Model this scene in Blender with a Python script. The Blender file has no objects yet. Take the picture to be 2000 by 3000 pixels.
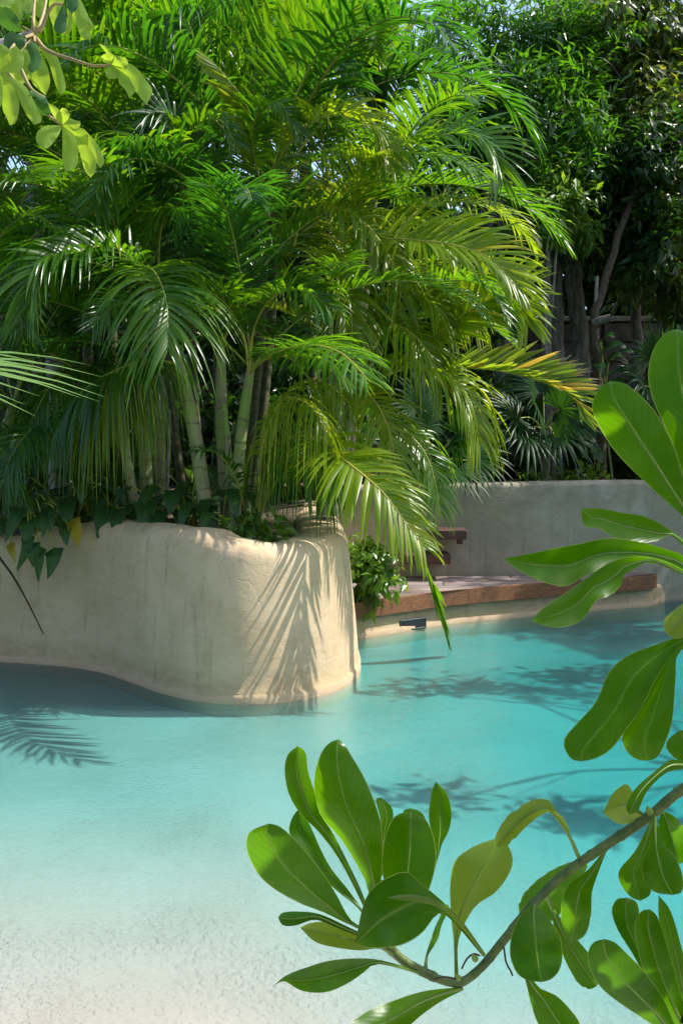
import bpy, math, random
import numpy as np
from mathutils import Vector, Euler

random.seed(7)
rng = np.random.default_rng(7)
SC = bpy.context.scene
COL = SC.collection

# ------------------------------------------------------------------ camera, sky, sun, exposure
F = 2916.7                      # focal length in pixels of the 2000 x 3000 photograph
PITCH = math.atan(200.0 / F)
CAM = np.array([0.0, 0.0, 1.5])
cam_d = bpy.data.cameras.new('camera')
cam_d.sensor_fit = 'VERTICAL'
cam_d.sensor_height = 36.0
cam_d.lens = 35.0
cam_d.clip_start = 0.05
cam_d.clip_end = 400
cam_o = bpy.data.objects.new('camera', cam_d)
COL.objects.link(cam_o)
cam_o.location = CAM
cam_o.rotation_euler = (math.pi / 2 - PITCH, 0, 0)
SC.camera = cam_o

SUN = np.array([0.60, 0.07, 0.80])
SUN = SUN / np.linalg.norm(SUN)
world = bpy.data.worlds.new('World')
SC.world = world
world.use_nodes = True
wn = world.node_tree
bg = wn.nodes['Background']
sky = wn.nodes.new('ShaderNodeTexSky')
sky.sky_type = 'NISHITA'
sky.sun_disc = False
sky.sun_elevation = math.asin(SUN[2])
sky.sun_rotation = math.atan2(SUN[0], SUN[1])
sky.air_density = 1.0
sky.dust_density = 1.8
wn.links.new(sky.outputs[0], bg.inputs[0])
bg.inputs[1].default_value = 0.15
sun_d = bpy.data.lights.new('sun', 'SUN')
sun_d.energy = 3.2
sun_d.angle = math.radians(0.55)
sun_d.color = (1.0, 0.962, 0.90)
sun_o = bpy.data.objects.new('sun', sun_d)
COL.objects.link(sun_o)
sun_o.rotation_euler = Vector(-SUN).to_track_quat('-Z', 'Y').to_euler()

SC.view_settings.view_transform = 'Standard'
SC.view_settings.look = 'None'
SC.view_settings.exposure = 1.10
SC.view_settings.gamma = 1.0
SC.render.engine = 'CYCLES'
cy = SC.cycles
cy.max_bounces = 8
cy.diffuse_bounces = 5
cy.glossy_bounces = 3
cy.transmission_bounces = 5
cy.transparent_max_bounces = 16
cy.caustics_reflective = False
cy.caustics_refractive = False
cy.use_denoising = True
cy.sample_clamp_indirect = 6.0


# ------------------------------------------------------------------ pixel helpers (photo pixel -> direction; distance from the place)
_f = np.array([0, math.cos(PITCH), -math.sin(PITCH)])
_u = np.array([0, math.sin(PITCH), math.cos(PITCH)])
_r = np.array([1.0, 0, 0])


def ray(x, y):
    return _f + (x - 1000) / F * _r - (y - 1500) / F * _u


def W(x, y, d):
    v = ray(x, y)
    return CAM + v * (d / v[1])


def G(x, y, z):
    v = ray(x, y)
    return CAM + v * ((z - CAM[2]) / v[2])


def nrm(a):
    a = np.asarray(a, float)
    return a / np.maximum(np.linalg.norm(a, axis=-1, keepdims=True), 1e-9)


def spline(pts, n):
    """Catmull-Rom through pts, n samples evenly spread by arc length"""
    P = np.asarray(pts, float)
    if len(P) == 2:
        t = np.linspace(0, 1, n)[:, None]
        return P[0] * (1 - t) + P[1] * t
    Q = np.vstack([2 * P[0] - P[1], P, 2 * P[-1] - P[-2]])
    out = []
    for i in range(len(P) - 1):
        p0, p1, p2, p3 = Q[i:i + 4]
        t = np.linspace(0, 1, 16, endpoint=False)[:, None]
        out.append(0.5 * (2 * p1 + (p2 - p0) * t + (2 * p0 - 5 * p1 + 4 * p2 - p3) * t ** 2
                          + (3 * p1 - p0 - 3 * p2 + p3) * t ** 3))
    out = np.vstack(out + [P[-1:]])
    s = np.concatenate([[0], np.cumsum(np.linalg.norm(np.diff(out[:, :3], axis=0), axis=1))])
    tt = np.linspace(0, s[-1], n)
    return np.stack([np.interp(tt, s, out[:, k]) for k in range(out.shape[1])], 1)


# ------------------------------------------------------------------ mesh helpers
def mk_mesh(name, V, Fc, attr=None, mat=None, smooth=True):
    V = np.asarray(V, np.float32)
    groups = Fc if isinstance(Fc, list) else [Fc]
    groups = [np.asarray(g, np.int32) for g in groups if len(g)]
    me = bpy.data.meshes.new(name)
    me.vertices.add(len(V))
    me.vertices.foreach_set('co', V.ravel())
    loops = np.concatenate([g.ravel() for g in groups])
    sizes = np.concatenate([np.full(len(g), g.shape[1], np.int32) for g in groups])
    starts = np.concatenate([[0], np.cumsum(sizes)[:-1]]).astype(np.int32)
    me.loops.add(len(loops))
    me.loops.foreach_set('vertex_index', loops)
    me.polygons.add(len(sizes))
    me.polygons.foreach_set('loop_start', starts)
    me.polygons.foreach_set('loop_total', sizes)
    me.polygons.foreach_set('use_smooth', np.full(len(sizes), smooth, bool))
    if attr is not None:
        a = me.attributes.new('v', 'FLOAT_COLOR', 'POINT')
        c = np.ones((len(V), 4), np.float32)
        c[:, :3] = attr
        a.data.foreach_set('color', c.ravel())
    me.update(calc_edges=True)
    me.validate()
    if mat is not None:
        me.materials.append(mat)
    return me


def link(name, me, parent=None, loc=(0, 0, 0)):
    o = bpy.data.objects.new(name, me)
    COL.objects.link(o)
    o.location = [float(q) for q in loc]
    if parent is not None:
        o.parent = parent
    return o


def tag(o, label=None, cat=None, group=None, kind=None):
    if label:
        o['label'] = label
    if cat:
        o['category'] = cat
    if group:
        o['group'] = group
    if kind:
        o['kind'] = kind
    return o


def thing(name, label, cat, loc, group=None):
    return tag(link(name, None, None, loc), label, cat, group)


class MB:
    """collects pieces of one mesh"""
    def __init__(self):
        self.V, self.F3, self.F4, self.A, self.n = [], [], [], [], 0

    def add(self, V, F, A=None):
        V = np.asarray(V, float)
        F = np.asarray(F, int)
        if len(V) == 0:
            return self
        (self.F3 if F.shape[1] == 3 else self.F4).append(F + self.n)
        self.V.append(V)
        self.A.append(np.zeros((len(V), 3)) + 0.5 if A is None else np.asarray(A, float))
        self.n += len(V)
        return self

    def mesh(self, name, mat, off=(0, 0, 0), smooth=True):
        V = np.vstack(self.V) - np.asarray(off, float)
        fs = []
        if self.F3:
            fs.append(np.vstack(self.F3))
        if self.F4:
            fs.append(np.vstack(self.F4))
        return mk_mesh(name, V, fs, np.vstack(self.A), mat, smooth)


def tube(P, R, sides=8, rnd=0.5):
    """tapered tube along P; attr = (t, rnd, arc length in metres)"""
    P = np.asarray(P, float)
    n = len(P)
    R = np.broadcast_to(np.asarray(R, float), (n,)) if np.ndim(R) else np.full(n, float(R))
    T = nrm(np.gradient(P, axis=0))
    ref = np.array([0.31, 0.17, 0.9]) if abs(T[:, 2]).mean() < 0.85 else np.array([1.0, 0.2, 0])
    A = nrm(ref - (T @ ref)[:, None] * T)
    B = np.cross(T, A)
    th = np.linspace(0, 2 * math.pi, sides, endpoint=False)
    V = P[:, None] + R[:, None, None] * (np.cos(th)[None, :, None] * A[:, None] + np.sin(th)[None, :, None] * B[:, None])
    i = np.arange(n - 1)[:, None] * sides
    j = np.arange(sides)[None]
    k = (j + 1) % sides
    Fq = np.stack([i + j, i + k, i + sides + k, i + sides + j], -1).reshape(-1, 4)
    s = np.concatenate([[0], np.cumsum(np.linalg.norm(np.diff(P, axis=0), axis=1))])
    at = np.stack([np.linspace(0, 1, n), np.full(n, rnd), s], 1)
    return V.reshape(-1, 3), Fq, np.repeat(at, sides, 0)


def box(cx, cy_, cz, sx, sy, sz, bev=0.006, rz=0.0):
    """bevelled box"""
    x, y, z = sx / 2, sy / 2, sz / 2
    b = min(bev, x * .8, y * .8, z * .8)
    ring = [(-x + b, -y), (x - b, -y), (x, -y + b), (x, y - b), (x - b, y), (-x + b, y), (-x, y - b), (-x, -y + b)]
    V = []
    for zz, k in ((-z, b), (-z + b, 0), (z - b, 0), (z, b)):
        for (px, py) in ring:
            V.append((px * (1 - k / x), py * (1 - k / y), zz))
    V = np.array(V)
    Fq = []
    for l in range(3):
        for j in range(8):
            k = (j + 1) % 8
            Fq.append((l * 8 + j, l * 8 + k, l * 8 + 8 + k, l * 8 + 8 + j))
    for l, fl in ((0, 1), (24, 0)):
        for q in ((0, 1, 2, 7), (2, 3, 6, 7), (3, 4, 5, 6)):
            q = [l + e for e in q]
            Fq.append(tuple(q[::-1]) if fl else tuple(q))
    c, s = math.cos(rz), math.sin(rz)
    V = np.stack([V[:, 0] * c - V[:, 1] * s + cx, V[:, 0] * s + V[:, 1] * c + cy_, V[:, 2] + cz], 1)
    return V, np.array(Fq)


# ------------------------------------------------------------------ materials
def new_mat(name):
    m = bpy.data.materials.new(name)
    m.use_nodes = True
    nt = m.node_tree
    nt.nodes.clear()
    out = nt.nodes.new('ShaderNodeOutputMaterial')
    return m, nt, out


def N(nt, t, **kw):
    n = nt.nodes.new('ShaderNode' + t)
    for k, v in kw.items():
        setattr(n, k, v)
    return n


def mixc(nt, fac, a, b, mode='MIX'):
    n = nt.nodes.new('ShaderNodeMix')
    n.data_type = 'RGBA'
    n.blend_type = mode
    for s, v in ((n.inputs[0], fac), (n.inputs[6], a), (n.inputs[7], b)):
        if isinstance(v, bpy.types.NodeSocket):
            nt.links.new(v, s)
        elif isinstance(v, (int, float)):
            s.default_value = v if s.type == 'VALUE' else (v, v, v, 1)
        else:
            s.default_value = (*v[:3], 1)
    return n.outputs[2]


def math_n(nt, op, a, b=None, c=None, clamp=False):
    n = nt.nodes.new('ShaderNodeMath')
    n.operation = op
    n.use_clamp = clamp
    for i, v in enumerate((a, b, c)):
        if v is None:
            continue
        if isinstance(v, bpy.types.NodeSocket):
            nt.links.new(v, n.inputs[i])
        else:
            n.inputs[i].default_value = v
    return n.outputs[0]


def ramp(nt, fac, stops):
    n = nt.nodes.new('ShaderNodeMapRange')
    n.interpolation_type = 'SMOOTHSTEP'
    nt.links.new(fac, n.inputs[0])
    n.inputs[1].default_value, n.inputs[2].default_value = stops
    return n.outputs[0]


def noise(nt, scale, detail=3, rough=0.55, vec=None, dist=0.0):
    n = nt.nodes.new('ShaderNodeTexNoise')
    n.inputs['Scale'].default_value = scale
    n.inputs['Detail'].default_value = detail
    n.inputs['Roughness'].default_value = rough
    n.inputs['Distortion'].default_value = dist
    if vec is not None:
        nt.links.new(vec, n.inputs['Vector'])
    return n.outputs[0]


def bump(nt, h, strength, dist=0.01):
    n = nt.nodes.new('ShaderNodeBump')
    nt.links.new(h, n.inputs['Height'])
    n.inputs['Strength'].default_value = strength
    n.inputs['Distance'].default_value = dist
    return n.outputs[0]


def principled(nt, col, rough, nor=None, spec=0.5):
    p = nt.nodes.new('ShaderNodeBsdfPrincipled')
    if isinstance(col, bpy.types.NodeSocket):
        nt.links.new(col, p.inputs['Base Color'])
    else:
        p.inputs['Base Color'].default_value = (*col, 1)
    if isinstance(rough, bpy.types.NodeSocket):
        nt.links.new(rough, p.inputs['Roughness'])
    else:
        p.inputs['Roughness'].default_value = rough
    p.inputs['Specular IOR Level'].default_value = spec
    if nor is not None:
        nt.links.new(nor, p.inputs['Normal'])
    return p.outputs[0]


def leaf_mat(name, ca, cb, ta, tb, rough=0.38, fac=0.45, tip=None, tip_from=0.8, spec=0.5, veins=False, yellow=None, yfrom=0.85):
    """leaf: reflecting front of colours ca..cb, light passing through of colours ta..tb; attr v = (along, random, across)"""
    ca, cb = [q * .80 for q in ca], [q * .80 for q in cb]
    m, nt, out = new_mat(name)
    at = N(nt, 'Attribute', attribute_name='v')
    sep = N(nt, 'SeparateColor')
    nt.links.new(at.outputs['Color'], sep.inputs[0])
    oi = N(nt, 'ObjectInfo')
    geo = N(nt, 'NewGeometry')
    patch = noise(nt, 2.3, 2, .5, geo.outputs['Position'])
    r = math_n(nt, 'MULTIPLY_ADD', sep.outputs[1], 0.5, math_n(nt, 'MULTIPLY', oi.outputs['Random'], 0.3))
    r = math_n(nt, 'ADD', r, math_n(nt, 'MULTIPLY', patch, 0.25), clamp=True)
    c = mixc(nt, r, ca, cb)
    t = mixc(nt, r, ta, tb)
    if yellow is not None:
        yf = ramp(nt, sep.outputs[1], (yfrom, yfrom + 0.05))
        c = mixc(nt, yf, c, yellow)
        t = mixc(nt, yf, t, [min(1, q * 2) for q in yellow])
    if tip is not None:
        tn = math_n(nt, 'ADD', sep.outputs[0], math_n(nt, 'MULTIPLY_ADD', noise(nt, 30, 2, .5, geo.outputs['Position']), 0.5, -0.25))
        tf = ramp(nt, tn, (tip_from, tip_from + 0.1))
        c = mixc(nt, tf, c, tip)
        t = mixc(nt, tf, t, tip)
    nor = None
    if veins:
        # lateral veins running obliquely from the midrib, plus a pale midrib line
        ac = math_n(nt, 'ABSOLUTE', math_n(nt, 'SUBTRACT', sep.outputs[2], 0.5))
        ph = math_n(nt, 'SUBTRACT', math_n(nt, 'MULTIPLY', sep.outputs[0], 95.0 if veins is True else 48.0), math_n(nt, 'MULTIPLY', ac, 46.0 if veins is True else 22.0))
        ph = math_n(nt, 'ADD', ph, math_n(nt, 'MULTIPLY', noise(nt, 22, 2, .5, geo.outputs['Position']), 6.0))
        wv = math_n(nt, 'MULTIPLY_ADD', math_n(nt, 'SINE', ph), 0.5, 0.5)
        mott = noise(nt, 75, 4, .6, geo.outputs['Position'])
        h = math_n(nt, 'ADD', math_n(nt, 'MULTIPLY', wv, 0.35), mott)
        nor = bump(nt, h, 0.05, 0.002)
        vv = math_n(nt, 'MULTIPLY', math_n(nt, 'POWER', wv, 7.0), 0.30 if veins is True else veins)
        blot = ramp(nt, noise(nt, 16, 4, .6, geo.outputs['Position']), (.42, .66))
        c = mixc(nt, math_n(nt, 'MULTIPLY', blot, .55), c, cb)
        t = mixc(nt, math_n(nt, 'MULTIPLY', blot, .45), t, tb)
        c = mixc(nt, vv, c, [min(1, q * 2.2) for q in cb])
        t = mixc(nt, math_n(nt, 'MULTIPLY', vv, 0.8), t, [q * 0.55 for q in ta])
        rim = ramp(nt, ac, (0.05, 0.015))
        c = mixc(nt, math_n(nt, 'MULTIPLY', rim, 0.5), c, (0.14, 0.22, 0.04))
        spots = ramp(nt, noise(nt, 38, 2, .5, geo.outputs['Position']), (0.70, 0.76))
        c = mixc(nt, math_n(nt, 'MULTIPLY', spots, 0.7), c, (0.10, 0.075, 0.02))
        edge = ramp(nt, ac, (0.475, 0.5))
        c = mixc(nt, math_n(nt, 'MULTIPLY', edge, 0.7), c, (0.25, 0.32, 0.05))
        t = mixc(nt, math_n(nt, 'MULTIPLY', edge, 0.6), t, (0.6, 0.75, 0.15))
    bs = principled(nt, c, rough, nor, spec)
    tr = N(nt, 'BsdfTranslucent')
    nt.links.new(t, tr.inputs[0])
    if nor is not None:
        nt.links.new(nor, tr.inputs[1])
    mx = N(nt, 'MixShader')
    mx.inputs[0].default_value = fac
    nt.links.new(bs, mx.inputs[1])
    nt.links.new(tr.outputs[0], mx.inputs[2])
    nt.links.new(mx.outputs[0], out.inputs[0])
    return m


M = {}
M['palm'] = leaf_mat('palm_leaflet', (.030, .105, .010), (.085, .185, .012), (.12, .40, .005), (.33, .60, .007), .30, .42,
                     tip=(.20, .15, .05), tip_from=1.0, yellow=(.30, .29, .03), yfrom=.975)
M['palm_deep'] = leaf_mat('palm_leaflet_deep', (.018, .070, .018), (.042, .115, .018), (.06, .28, .007), (.15, .42, .009), .30, .40,
                          tip=(.2, .15, .05), tip_from=1.05)
M['palm_yellow'] = leaf_mat('palm_leaflet_yellow', (.11, .21, .012), (.24, .31, .014), (.34, .62, .008), (.62, .72, .01), .34, .45,
                            tip=(.28, .20, .05), tip_from=.97, yellow=(.38, .32, .03), yfrom=.94)  # yellow leaflets; on rim-lit fronds the sun's tone is put into colour
M['palm_burnt'] = leaf_mat('palm_leaflet_burnt', (.09, .18, .02), (.18, .24, .02), (.32, .55, .015), (.55, .60, .02), .4, .45,
                           tip=(.23, .17, .12), tip_from=.80, yellow=(.42, .27, .03), yfrom=.90)
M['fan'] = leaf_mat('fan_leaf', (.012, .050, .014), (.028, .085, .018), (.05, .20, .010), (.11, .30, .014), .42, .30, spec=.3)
M['fan_pale'] = leaf_mat('fan_leaf_pale', (.10, .22, .05), (.17, .30, .07), (.3, .55, .06), (.5, .66, .08), .38, .35)
M['shrub'] = leaf_mat('glossy_shrub_leaf', (.009, .042, .002), (.028, .080, .002), (.055, .26, .001), (.26, .56, .001), .25, .50, veins=True, spec=.22)
M['shrub_old'] = leaf_mat('old_shrub_leaf', (.07, .13, .02), (.12, .175, .03), (.30, .50, .01), (.42, .56, .02), .36, .48, veins=True)
M['lobed'] = leaf_mat('lobed_leaf', (.15, .27, .035), (.22, .34, .05), (.46, .70, .03), (.62, .78, .05), .5, .52, veins=.45)
M['arrow'] = leaf_mat('arrow_leaf', (.022, .075, .018), (.045, .12, .025), (.06, .22, .01), (.12, .32, .015), .40, .35, veins=True)
M['arrow_yellow'] = leaf_mat('arrow_leaf_yellow', (.42, .33, .02), (.5, .36, .02), (.6, .5, .02), (.7, .5, .02), .4, .4, veins=True)
M['pale_bush'] = leaf_mat('bush_leaf', (.06, .16, .02), (.14, .26, .03), (.2, .45, .015), (.4, .6, .03), .35, .42)
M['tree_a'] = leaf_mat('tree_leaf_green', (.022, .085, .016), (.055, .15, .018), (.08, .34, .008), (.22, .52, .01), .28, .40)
M['tree_b'] = leaf_mat('tree_leaf_olive', (.04, .085, .018), (.10, .15, .022), (.14, .30, .012), (.38, .48, .015), .34, .42,
                       yellow=(.34, .30, .03), yfrom=.93)
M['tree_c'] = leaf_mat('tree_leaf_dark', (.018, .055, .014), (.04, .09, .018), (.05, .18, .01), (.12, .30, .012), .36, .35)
M['tree_d'] = leaf_mat('tree_leaf_dry', (.035, .06, .016), (.12, .11, .05), (.14, .20, .015), (.28, .26, .05), .5, .35,
                       yellow=(.30, .25, .18), yfrom=.82)


def stem_mat():
    m, nt, out = new_mat('palm_stem')
    at = N(nt, 'Attribute', attribute_name='v')
    sep = N(nt, 'SeparateColor')
    nt.links.new(at.outputs['Color'], sep.inputs[0])
    geo = N(nt, 'NewGeometry')
    n1 = noise(nt, 9, 4, .6, geo.outputs['Position'])
    c = mixc(nt, ramp(nt, sep.outputs[0], (0.15, 0.75)), (.29, .31, .14), (.25, .36, .08))
    c = mixc(nt, ramp(nt, n1, (.47, .62)), c, (.33, .29, .17))
    n3 = noise(nt, 3.5, 5, .65, geo.outputs['Position'])
    c = mixc(nt, math_n(nt, 'MULTIPLY', ramp(nt, n3, (.5, .62)), .5), c, (.14, .125, .07))
    fr = math_n(nt, 'FRACT', math_n(nt, 'MULTIPLY_ADD', sep.outputs[2], 6.5, math_n(nt, 'MULTIPLY', n1, .9)))
    up = ramp(nt, sep.outputs[0], (0.82, 0.66))
    ring = math_n(nt, 'MULTIPLY', ramp(nt, fr, (0.085, 0.035)), up)
    c = mixc(nt, math_n(nt, 'MULTIPLY', ring, .75), c, (.10, .075, .045))
    n2 = noise(nt, 45, 3, .6, geo.outputs['Position'])
    c = mixc(nt, math_n(nt, 'MULTIPLY', ramp(nt, n2, (.6, .72)), .5), c, (.45, .42, .32))
    h = math_n(nt, 'SUBTRACT', n2, math_n(nt, 'MULTIPLY', ring, 1.0))
    nt.links.new(principled(nt, c, .5, bump(nt, h, .3, .004)), out.inputs[0])
    return m


M['stem'] = stem_mat()


def simple_mat(name, a, b, scale=8, rough=.6, bs=.3, bd=.005, detail=5, stretch=None, spec=.4):
    m, nt, out = new_mat(name)
    geo = N(nt, 'NewGeometry')
    v = geo.outputs['Position']
    if stretch:
        mp = N(nt, 'Mapping')
        mp.inputs['Scale'].default_value = stretch
        nt.links.new(v, mp.inputs[0])
        v = mp.outputs[0]
    n1 = noise(nt, scale, detail, .62, v)
    c = mixc(nt, ramp(nt, n1, (.35, .65)), a, b)
    nt.links.new(principled(nt, c, rough, bump(nt, n1, bs, bd), spec), out.inputs[0])
    return m


M['stem_dark'] = simple_mat('palm_stem_dark', (.06, .06, .03), (.13, .12, .06), 9, .7, .5, .01, 5, (2, 2, 4))
M['rachis'] = simple_mat('palm_rachis', (.20, .27, .05), (.36, .36, .06), 6, .42, .1)
M['rachis_y'] = simple_mat('palm_rachis_yellow', (.38, .36, .05), (.50, .40, .07), 6, .42, .1)
M['bark'] = simple_mat('bark', (.10, .085, .065), (.26, .23, .19), 7, .85, .7, .02, 6, (3, 3, .7))
M['bark_pale'] = simple_mat('bark_pale', (.22, .20, .18), (.42, .39, .35), 9, .8, .6, .015, 6, (3, 3, .7))
M['bark_grey'] = simple_mat('bark_grey', (.12, .11, .10), (.24, .22, .20), 9, .8, .6, .015, 6, (3, 3, .7))
M['branch'] = simple_mat('shrub_branch', (.06, .095, .02), (.13, .175, .04), 60, .5, .45, .003)
M['twig'] = simple_mat('dark_twig', (.035, .025, .015), (.08, .055, .03), 40, .8, .3, .003)
M['petiole_red'] = simple_mat('petiole', (.24, .19, .07), (.34, .26, .10), 30, .5, .2, .003)
M['midrib'] = simple_mat('midrib', (.10, .19, .02), (.17, .26, .04), 30, .4, .1, .002)
M['soil'] = simple_mat('soil', (.035, .027, .018), (.11, .085, .05), 14, .95, .9, .03, 8)
M['litter'] = leaf_mat('leaf_litter', (.10, .07, .035), (.26, .19, .09), (.1, .07, .03), (.2, .15, .06), .8, .2)
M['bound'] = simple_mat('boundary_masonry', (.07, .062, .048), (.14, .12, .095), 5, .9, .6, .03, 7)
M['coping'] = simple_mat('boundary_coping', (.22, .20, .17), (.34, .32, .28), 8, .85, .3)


def stucco_mat(name='lime_stucco', tint=(1, 1, 1)):
    m, nt, out = new_mat(name)
    geo = N(nt, 'NewGeometry')
    v = geo.outputs['Position']
    sp = N(nt, 'SeparateXYZ')
    nt.links.new(v, sp.inputs[0])
    big = noise(nt, 1.5, 4, .58, v, .6)
    mid = noise(nt, 6.5, 5, .6, v, .3)
    fine = noise(nt, 70, 4, .65, v)
    mp = N(nt, 'Mapping')
    mp.inputs['Scale'].default_value = (5, 5, .55)
    nt.links.new(v, mp.inputs[0])
    streak = noise(nt, 2.2, 4, .6, mp.outputs[0])
    c = mixc(nt, ramp(nt, big, (.36, .66)), (.53, .42, .285), (.66, .54, .395))
    c = mixc(nt, math_n(nt, 'MULTIPLY', ramp(nt, mid, (.52, .72)), .45), c, (.42, .355, .20))
    c = mixc(nt, math_n(nt, 'MULTIPLY', ramp(nt, streak, (.52, .72)), .5), c, (.31, .255, .185))
    c = mixc(nt, math_n(nt, 'MULTIPLY', ramp(nt, mid, (.42, .28)), .4), c, (.57, .49, .40))
    spk = ramp(nt, noise(nt, 26, 2, .5, v), (.775, .80))
    c = mixc(nt, math_n(nt, 'MULTIPLY', spk, .7), c, (.18, .13, .08))
    # tide marks left by the water on the plaster: ochre scum band over a pinkish wet foot
    zz = math_n(nt, 'ADD', sp.outputs[2], math_n(nt, 'MULTIPLY_ADD', mid, .09, -.045))
    band = math_n(nt, 'MULTIPLY', ramp(nt, zz, (.20, .085)), .42)
    c = mixc(nt, band, c, (.28, .21, .09))
    foot = ramp(nt, sp.outputs[2], (.048, .034))
    c = mixc(nt, foot, c, (.56, .42, .30))
    c = mixc(nt, ramp(nt, sp.outputs[2], (.004, -.012)), c, (.66, .61, .54))
    top = math_n(nt, 'MULTIPLY', ramp(nt, sp.outputs[2], (.86, 1.0)), ramp(nt, mid, (.4, .62)))
    c = mixc(nt, math_n(nt, 'MULTIPLY', top, .45), c, (.26, .23, .17))
    mp2 = N(nt, 'Mapping')
    mp2.inputs['Scale'].default_value = (2.2, 2.2, 5.5)
    mp2.inputs['Rotation'].default_value = (.3, .5, .2)
    nt.links.new(v, mp2.inputs[0])
    trow = noise(nt, 3.2, 5, .7, mp2.outputs[0], 1.4)
    vo = N(nt, 'TexVoronoi', feature='DISTANCE_TO_EDGE')
    vo.inputs['Scale'].default_value = 1.15
    wob = N(nt, 'Mix', data_type='VECTOR')
    nt.links.new(v, wob.inputs[4])
    nz = N(nt, 'TexNoise')
    nz.inputs['Scale'].default_value = 4.0
    nz.inputs['Detail'].default_value = 5
    nt.links.new(v, nz.inputs['Vector'])
    nt.links.new(nz.outputs['Color'], wob.inputs[5])
    wob.inputs[0].default_value = .35
    nt.links.new(wob.outputs[1], vo.inputs['Vector'])
    crack = math_n(nt, 'MULTIPLY', ramp(nt, vo.outputs['Distance'], (.0075, .001)), ramp(nt, big, (.50, .60)))
    c = mixc(nt, math_n(nt, 'MULTIPLY', crack, .3), c, (.2, .16, .11))
    c = mixc(nt, math_n(nt, 'MULTIPLY', ramp(nt, trow, (.35, .7)), .28), c, (.72, .61, .47))
    h = math_n(nt, 'MULTIPLY_ADD', mid, .9, math_n(nt, 'MULTIPLY', fine, .35))
    h = math_n(nt, 'SUBTRACT', math_n(nt, 'MULTIPLY_ADD', trow, 1.0, h), math_n(nt, 'MULTIPLY', crack, .6))
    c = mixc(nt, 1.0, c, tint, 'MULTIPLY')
    nt.links.new(principled(nt, c, .78, bump(nt, h, .35, .012), .3), out.inputs[0])
    return m


M['stucco'] = stucco_mat('lime_stucco', (.97, .895, .785))
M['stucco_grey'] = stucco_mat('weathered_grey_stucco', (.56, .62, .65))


def floor_mat():
    m, nt, out = new_mat('pool_plaster')
    geo = N(nt, 'NewGeometry')
    v = geo.outputs['Position']
    big = noise(nt, .9, 4, .55, v, .4)
    mid = noise(nt, 5, 5, .6, v)
    fine = noise(nt, 60, 4, .7, v)
    c = mixc(nt, ramp(nt, big, (.35, .65)), (.445, .40, .345), (.49, .45, .40))
    c = mixc(nt, math_n(nt, 'MULTIPLY', ramp(nt, mid, (.58, .74)), .4), c, (.40, .34, .26))
    c = mixc(nt, math_n(nt, 'MULTIPLY', ramp(nt, fine, (.60, .75)), .25), c, (.34, .31, .27))
    mp = N(nt, 'Mapping')
    mp.inputs['Scale'].default_value = (.9, 4, 1)
    nt.links.new(v, mp.inputs[0])
    st = ramp(nt, noise(nt, 1.2, 5, .65, mp.outputs[0], 1.0), (.66, .74))
    c = mixc(nt, math_n(nt, 'MULTIPLY', st, .32), c, (.32, .235, .15))
    nt.links.new(principled(nt, c, .85, bump(nt, math_n(nt, 'ADD', mid, math_n(nt, 'MULTIPLY', fine, .3)), .25, .01), .2), out.inputs[0])
    return m


M['floor'] = floor_mat()


def water_mat():
    m, nt, out = new_mat('pool_water')
    geo = N(nt, 'NewGeometry')
    v = geo.outputs['Position']
    n1 = noise(nt, 7, 4, .55, v, .5)
    n2 = noise(nt, 55, 4, .62, v, 1.0)
    n3 = noise(nt, 1.3, 2, .5, v)
    patch = ramp(nt, n3, (.42, .62))
    vor = N(nt, 'TexVoronoi', feature='F1')
    vor.inputs['Scale'].default_value = 1.9
    nt.links.new(v, vor.inputs['Vector'])
    dd = vor.outputs['Distance']
    ringw = math_n(nt, 'MULTIPLY', math_n(nt, 'SINE', math_n(nt, 'MULTIPLY', dd, 150.0)), ramp(nt, dd, (.12, .03)))
    h = math_n(nt, 'MULTIPLY_ADD', n2, math_n(nt, 'MULTIPLY_ADD', patch, .07, .10), math_n(nt, 'MULTIPLY', n1, .16))
    h = math_n(nt, 'MULTIPLY_ADD', ringw, .012, h)
    nor = bump(nt, h, .5, .05)
    fr = N(nt, 'Fresnel')
    fr.inputs[0].default_value = 1.33
    nt.links.new(nor, fr.inputs[1])
    gl = N(nt, 'BsdfGlossy')
    gl.inputs['Roughness'].default_value = .02
    nt.links.new(nor, gl.inputs['Normal'])
    tp = N(nt, 'BsdfTransparent')
    rf = N(nt, 'BsdfRefraction')
    rf.inputs['IOR'].default_value = 1.10
    rf.inputs['Roughness'].default_value = .0
    nt.links.new(nor, rf.inputs['Normal'])
    m0 = N(nt, 'MixShader')
    m0.inputs[0].default_value = .09
    nt.links.new(tp.outputs[0], m0.inputs[1])
    nt.links.new(rf.outputs[0], m0.inputs[2])
    mx = N(nt, 'MixShader')
    nt.links.new(fr.outputs[0], mx.inputs[0])
    nt.links.new(m0.outputs[0], mx.inputs[1])
    nt.links.new(gl.outputs[0], mx.inputs[2])
    nt.links.new(mx.outputs[0], out.inputs[0])
    ab = N(nt, 'VolumeAbsorption')
    ab.inputs[0].default_value = (.0, .905, .940, 1)
    ab.inputs[1].default_value = 3.7
    vs = N(nt, 'VolumeScatter')
    vs.inputs['Color'].default_value = (.55, .95, .95, 1)
    vs.inputs['Density'].default_value = .35
    va = N(nt, 'AddShader')
    nt.links.new(ab.outputs[0], va.inputs[0])
    nt.links.new(vs.outputs[0], va.inputs[1])
    nt.links.new(va.outputs[0], out.inputs[1])
    return m


M['water'] = water_mat()


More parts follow.
